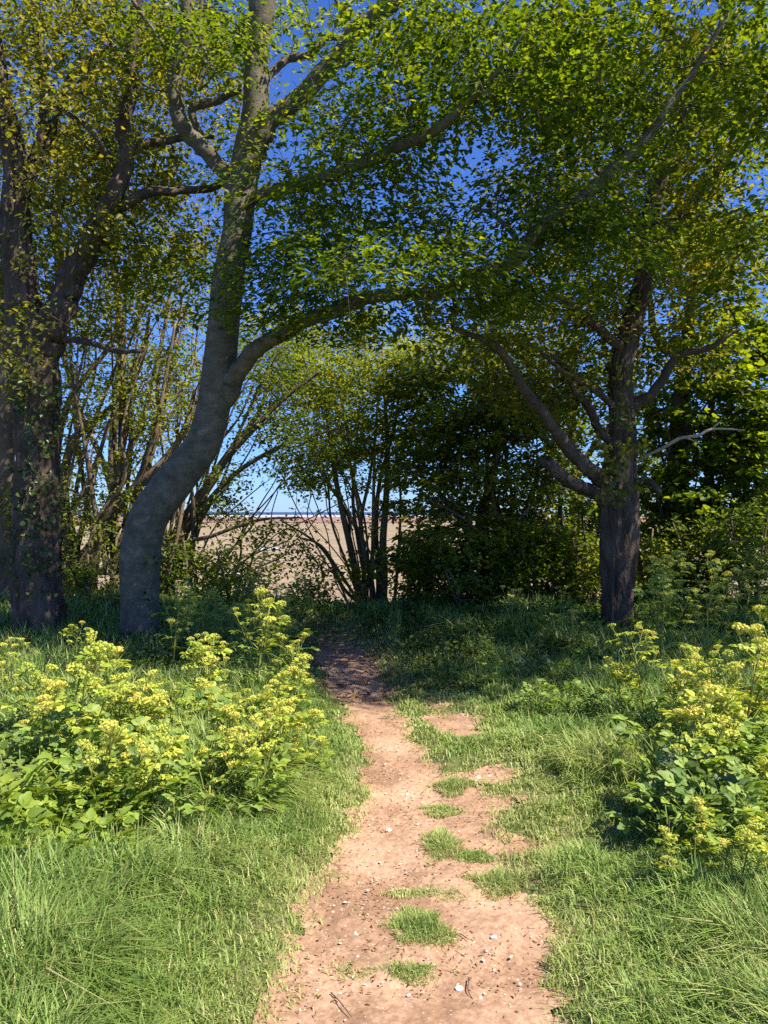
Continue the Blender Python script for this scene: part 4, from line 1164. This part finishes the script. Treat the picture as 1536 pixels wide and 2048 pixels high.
name_rows(scatter(14, [(860, 1270), (1190, 1270), (1190, 1400), (960, 1400)], .34, sc_put(AD + LC, 'alexanders in deep shade between the path and the right oak', 'shaded alexanders right of the path', lo=.5, hi=.85)), 'deeply shaded plant between path and right oak', 2, 'the path', lambda o: o.location.x)

# ------------------------------------------------------------------ grass and ground cover
def blades(x, y, h, w, tint, r, bend=.55, seedz=0.0):
    n = len(x)
    z = gz(x, y) - .006
    a = r.random(n) * 6.283
    wa = (n2(x, y, 3.5, 71) - .5) * 9
    a = np.where(r.random(n) < .22, wa, a)
    D = np.stack([np.cos(a), np.sin(a), np.zeros(n)], 1)
    S = np.stack([-np.sin(a + r.normal(size=n) * .8), np.cos(a), np.zeros(n)], 1); S = unit(S)
    b = np.minimum(bend * (.25 + 1.2 * r.random(n)), 1.25)[:, None]
    P = np.stack([x, y, z], 1); h = h[:, None]; w = w[:, None]
    up = np.array([0, 0, 1.0])
    p1 = P + up * h * .55 + D * h * b * .28
    p2 = P + up * h * (.98 - .42 * b * b) + D * h * b * .95
    V = np.stack([P - S * w * .5, P + S * w * .5, p1 + S * w * .42, p1 - S * w * .42, p2], 1).reshape(-1, 3)
    i = np.arange(n)[:, None] * 5
    return V, i + [[0, 1, 2, 3]], i + [[3, 2, 4]], np.repeat(tint, 5)


gr = np.random.default_rng(31)
def sample_ground(n, y0, y1, pw):
    u = gr.random(n)
    y = (y0 ** (1 - pw) + u * (y1 ** (1 - pw) - y0 ** (1 - pw))) ** (1 / (1 - pw))
    x = (gr.random(n) * 2 - 1) * (.50 * y + .35)
    return x, y


def in_tuft(x, y):
    k = np.full(len(x), -1)
    for i, (cx, cy, rx, ry) in enumerate(TUFTS):
        k[((x - cx) / (rx * 1.35)) ** 2 + ((y - cy) / (ry * 1.6)) ** 2 < 1] = i
    return k


x, y = sample_ground(365000, 2.15, 12.6, 1.35)
pd = path_d(x, y)
dens = sstep(-.045 + .07 * (n2(x, y, 4, 77) - .3), .08, pd) * (.35 + .65 * sstep(.32, .55, n2(x, y, 5, 72)) + .3 * sstep(.2, .6, pd))
k = gr.random(len(x)) < np.clip(dens, 0, 1)
x, y, pd = x[k], y[k], pd[k]
lush = sstep(.12, .75, pd) * (.45 + .8 * n2(x, y, 1.1, 73))
lush = lush * np.where((x > .2) & (y > 3.6) & (pd < 1.0), .62, 1.0)
lush = lush * np.where((np.abs(x) > .27 * y) & (y > 3.25) & (y < 5.4), .5, 1.0)
h = (.022 + .026 * gr.random(len(x)) + .235 * lush) * (.65 + .7 * gr.random(len(x))) * (.8 + .5 * n2(x, y, 6, 74))
w = (.0030 + .0026 * gr.random(len(x)) + .0075 * lush * gr.random(len(x))) * np.maximum(1, y / 3.4)
tint = np.clip(.50 - .42 * sstep(.0, .45, pd) + (n2(x, y, 2.3, 75) - .5) * .55 + np.where(gr.random(len(x)) < .07, .7, 0), 0, 1)
tk = in_tuft(x, y)
side = np.where(tk >= 0, 2, np.where(x < np.interp(y, PY, (PL + PR) / 2), 0, 1))
for sd, lab in ((0, 'grass of the left verge, lush away from the path'), (1, 'grass of the right verge, short and dry beside the path')):
    m = side == sd
    V, Q, T, tn = blades(x[m], y[m], h[m], w[m], tint[m], gr, .9)
    obj('grass', mesh_np('grass', V, [Q, T], M['grass'], False, tn), label=lab, cat='grass', kind='stuff')
TL = ['small grass tuft on bare earth where the path narrows', 'flat thin grass patch below the small tuft in the path', 'yellowish grass tuft in the middle of the path', 'dark spreading grass tuft right of the yellowish one',
      'rounded thick grass tuft near the front of the path', 'long low grass tuft nearest the camera on the path', 'grass tongue reaching into the path from the right verge', 'grass where the tongue joins the right verge']
for i, lab in enumerate(TL):
    cx, cy, rx, ry = TUFTS[i]
    n = int(2200 + 150000 * rx * ry)
    q = np.sqrt(gr.random(n)) * 1.35; a = gr.random(n) * 6.283
    tx = cx + np.cos(a) * q * rx * (1 + .25 * np.sin(a * 3 + i)); ty = cy + np.sin(a) * q * ry * (1 + .2 * np.cos(a * 4 + i))
    kk = (1.15 - q) + (n2(tx, ty, 14, 78 + i) - .5) * 1.1 + .12 > gr.random(n) * .5
    tx, ty, q = tx[kk], ty[kk], q[kk]; n = len(tx)
    hh = (.026 + .05 * np.maximum(0, 1 - q) * gr.random(n) + .022 * gr.random(n)) * (.6 + .5 * (ry > .1))
    tn_ = np.clip(.30 + .35 * q + (gr.random(n) - .5) * .4 - (.2 if i in (3, 4, 5) else 0), 0, 1)
    V, Q, T, tn = blades(tx, ty, hh, np.full(n, .0034) * max(1, cy / 3.2), tn_, gr, .8)
    o_ = np.array([cx, cy, float(gz([cx], [cy])[0])])
    obj('grass_tuft', mesh_np('grass_tuft', V - o_, [Q, T], M['grass'], False, tn), label=lab, cat='grass tuft', group='grass tufts standing in the bare path', loc=o_)
# long arching tussock on the right verge
n = 2600
cx, cy = gp(1275, 1560)
a = gr.random(n) * 6.283; q = np.sqrt(gr.random(n)) * .42
V, Q, T, tn = blades(cx + np.cos(a) * q, cy + np.sin(a) * q * .8, .16 + .16 * gr.random(n), np.full(n, .0065), np.clip(.25 + .3 * gr.random(n), 0, 1), gr, .95)
o_ = np.array([cx, cy, float(gz([cx], [cy])[0])])
obj('grass_tussock', mesh_np('grass_tussock', V - o_, [Q, T], M['grass'], False, tn), label='long arching grass tussock below the lone sunlit alexanders', cat='grass tuft', loc=o_)

# low leaves under the trees and under the herbs
def cover(n, x0, x1, y0, y1, hmax, L, mat, lab, r, thr=.42, name='ground_cover'):
    x = x0 + (x1 - x0) * r.random(n); y = y0 + (y1 - y0) * r.random(n)
    pd = path_d(x, y)
    k = (pd > .3) & (n2(x, y, 1.3, 81) + .25 * n2(x, y, 5, 82) > thr) & (np.abs(x) < .52 * y + .5)
    x, y = x[k], y[k]; m = len(x)
    hz = hmax * n2(x, y, 1.8, 83) * sstep(.25, .9, path_d(x, y))
    P = np.stack([x, y, gz(x, y) + .02 + hz * r.random(m)], 1)
    D = unit(r.normal(size=(m, 3)) * [1, 1, .35]); N = unit(r.normal(size=(m, 3)) * .4 + [0, -.2, 1])
    Ls = L * (.5 + .8 * r.random(m))
    V, Q = leaves(P, D, N, Ls, Ls * .72, .2, .15)
    obj(name, mesh_np(name, V, [Q], mat), label=lab, cat='ground cover', kind='stuff')


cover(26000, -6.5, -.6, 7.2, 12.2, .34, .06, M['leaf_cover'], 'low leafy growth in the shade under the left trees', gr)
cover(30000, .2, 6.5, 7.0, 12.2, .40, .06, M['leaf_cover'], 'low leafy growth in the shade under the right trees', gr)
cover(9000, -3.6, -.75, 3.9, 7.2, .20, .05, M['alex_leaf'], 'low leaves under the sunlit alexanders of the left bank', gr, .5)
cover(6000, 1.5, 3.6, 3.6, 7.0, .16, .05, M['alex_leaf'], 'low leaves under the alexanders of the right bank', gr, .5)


# ------------------------------------------------------------------ stones, twigs and litter on the path
def stone_mesh(name, mat, r, sub=2):
    me = bpy.data.meshes.new(name)
    import bmesh
    bm = bmesh.new(); bmesh.ops.create_icosphere(bm, subdivisions=sub, radius=1.0)
    V = np.array([v.co[:] for v in bm.verts])
    k = .72 + .5 * vnoise(V * 1.4 + r.random() * 40, 91) + .16 * vnoise(V * 3.5 + 9, 92)
    V = np.sign(V) * np.abs(V) ** .8 * k[:, None] * np.array([1, .70, .36])
    for v, c in zip(bm.verts, V): v.co = c
    bm.to_mesh(me); bm.free()
    me.materials.append(mat)
    return me


STN = [stone_mesh('flint_stone', M['flint'], gr) for _ in range(4)]
big = [(778, 1660, 9, 'white flint in the middle of the path, above the grass tufts'), (712, 1862, 9, 'pale flint left of the thick grass tuft in the path'), (987, 1868, 13, 'long pale flint on the wide bare earth, right part of the path'),
       (1018, 1864, 7, 'white flint just right of the long pale one'), (918, 1967, 11, 'flat pale flint low in the wide bare earth'), (972, 1893, 6, 'upper one of two small flints below the long pale flint'),
       (966, 1910, 6, 'lower one of two small flints below the long pale flint'), (1022, 1906, 6, 'small flint between the long pale flint and the right grass edge'), (1072, 2006, 7, 'flint at the right grass edge, near the picture bottom'),
       (817, 1981, 6, 'small white flint below the long low grass tuft'), (961, 1986, 6, 'small white flint right below the flat pale flint'), (690, 1802, 6, 'small white flint beside the left grass edge'),
       (957, 1552, 7, 'left one of two white flints on the upper bare scrape'), (980, 1549, 8, 'right one of two white flints on the upper bare scrape')]
small = [(860, 1612), (814, 1590), (918, 1664), (792, 1682), (834, 1700), (778, 1700), (785, 1765), (770, 1990), (634, 1972), (705, 1945), (730, 1960), (745, 1640), (800, 1560), (770, 1530), (812, 1740), (870, 1745), (768, 1812), (680, 1880), (640, 1930),
         (850, 1990), (900, 2020), (1040, 1960), (1010, 1980), (760, 2030), (690, 2030), (600, 2010), (945, 1840), (870, 1920), (795, 1500), (780, 1620), (835, 1650), (905, 1700), (760, 1720), (735, 1775), (715, 1905), (988, 1930)]
def put_stone(px, py, rp, lab, grp):
    x, y = gp(px, py); s_ = rp / F * y * .8
    o = obj('flint_stone', STN[gr.integers(4)], label=lab, cat='stone', group=grp, loc=(x, y, float(gz([x], [y])[0]) + .008 + s_ * .06))
    o.scale = (s_, s_, s_ * .9); o.rotation_euler = (gr.normal() * .2, gr.normal() * .2, gr.random() * 6.28)
    return o
for px, py, rp, lab in big: put_stone(px, py, rp, lab, 'flints on the path')
SM = []
for px, py in small: SM.append(put_stone(px, py, 2.6 + 3 * gr.random() ** 2, 'one of many small pale flints scattered over the path', 'small flints on the path'))
name_rows(SM, 'small pale flint on the path', 4, 'the left grass edge')

mb = MB()
n = 2600
x = -.9 + 1.7 * gr.random(n * 3); y = 2.2 + 6 * gr.random(n * 3)
k = (path_d(x, y) < -.03) & (gr.random(len(x)) < (.3 + .9 * n2(x, y, 1.6, 95)) * np.where(x < np.interp(y, PY, PL * .55 + PR * .45), 1, .45)); x, y = x[k][:n], y[k][:n]
oct_ = np.array([[1, 0, 0], [-1, 0, 0], [0, .8, 0], [0, -.8, 0], [0, 0, .55], [0, 0, -.55]])
of = np.array([[0, 2, 4], [2, 1, 4], [1, 3, 4], [3, 0, 4]])
zz = gz(x, y)
for i in range(len(x)):
    s_ = .0022 + .006 * gr.random() ** 3
    a = gr.random() * 6.28; c, s2 = math.cos(a), math.sin(a)
    V = oct_ * s_ * (.6 + .8 * gr.random(3)); V = np.stack([V[:, 0] * c - V[:, 1] * s2, V[:, 0] * s2 + V[:, 1] * c, V[:, 2]], 1)
    mb.add(V + [x[i], y[i], zz[i] + .010 + s_ * .2], None, of)
obj('gravel', mb.mesh('gravel', M['pebble']), label='fine pale gravel trodden into the path', cat='gravel', kind='stuff')
n = 2600
x = -1 + 2.0 * gr.random(n * 3); y = 2.2 + 7 * gr.random(n * 3)
k = (path_d(x, y) < .03) & (gr.random(len(x)) < .25 + .75 * (np.abs(path_d(x, y)) < .10)); x, y = x[k][:n], y[k][:n]; n = len(x)
P = np.stack([x, y, gz(x, y) + .015], 1)
V, Q = leaves(P, gr.normal(size=(n, 3)) * [1, 1, .2], gr.normal(size=(n, 3)) * .4 + [0, 0, 1], .008 + .014 * gr.random(n), .003 + .006 * gr.random(n), .3, .2)
x2 = -6 + 12 * gr.random(5000); y2 = 6.8 + 4.2 * gr.random(5000)
P2 = np.stack([x2, y2, gz(x2, y2) + .03 + .05 * gr.random(5000)], 1)
V2, Q2 = leaves(P2, gr.normal(size=(5000, 3)) * [1, 1, .3], gr.normal(size=(5000, 3)) * .5 + [0, 0, 1], .03 + .03 * gr.random(5000), .02 + .02 * gr.random(5000), .3, .2)
V = np.vstack([V, V2]); Q = np.vstack([Q, Q2 + n * 6])
obj('leaf_litter', mesh_np('leaf_litter', V, [Q], M['dead_leaf']), label='brown bits of dead leaf on the path and under the trees', cat='litter', kind='stuff')


def twig(pts, rad, mat, lab, name='fallen_twig'):
    A = np.array([[*g3(px, py)] for px, py, _ in pts]); A[:, 2] += [z_ for _, _, z_ in pts]
    C = catmull(A, .02); mb = MB(); tube(mb, C, np.linspace(rad, rad * .5, len(C)), 6)
    o_ = A[0]
    obj(name, mb.mesh(name, mat, True, o_), label=lab, cat='twig', loc=o_)


twig([(662, 1980, .015), (680, 2000, .018), (702, 2026, .014)], .0025, M['oak_bark'], 'thin brown twig lying on the left of the path near the picture bottom')
twig([(938, 1952, .02), (936, 1975, .016), (946, 1992, .014)], .0025, M['oak_bark'], 'thin bent twig on the wide bare earth near the picture bottom')
twig([(918, 1862, .014), (940, 1875, .016)], .0025, M['oak_bark'], 'short brown twig left of the long pale flint')
twig([(590, 1560, .03), (612, 1552, .10), (632, 1545, .16)], .005, M['dead_wood'], 'pale dry stalk sticking out of the left bank over the grass', 'dry_stalk')
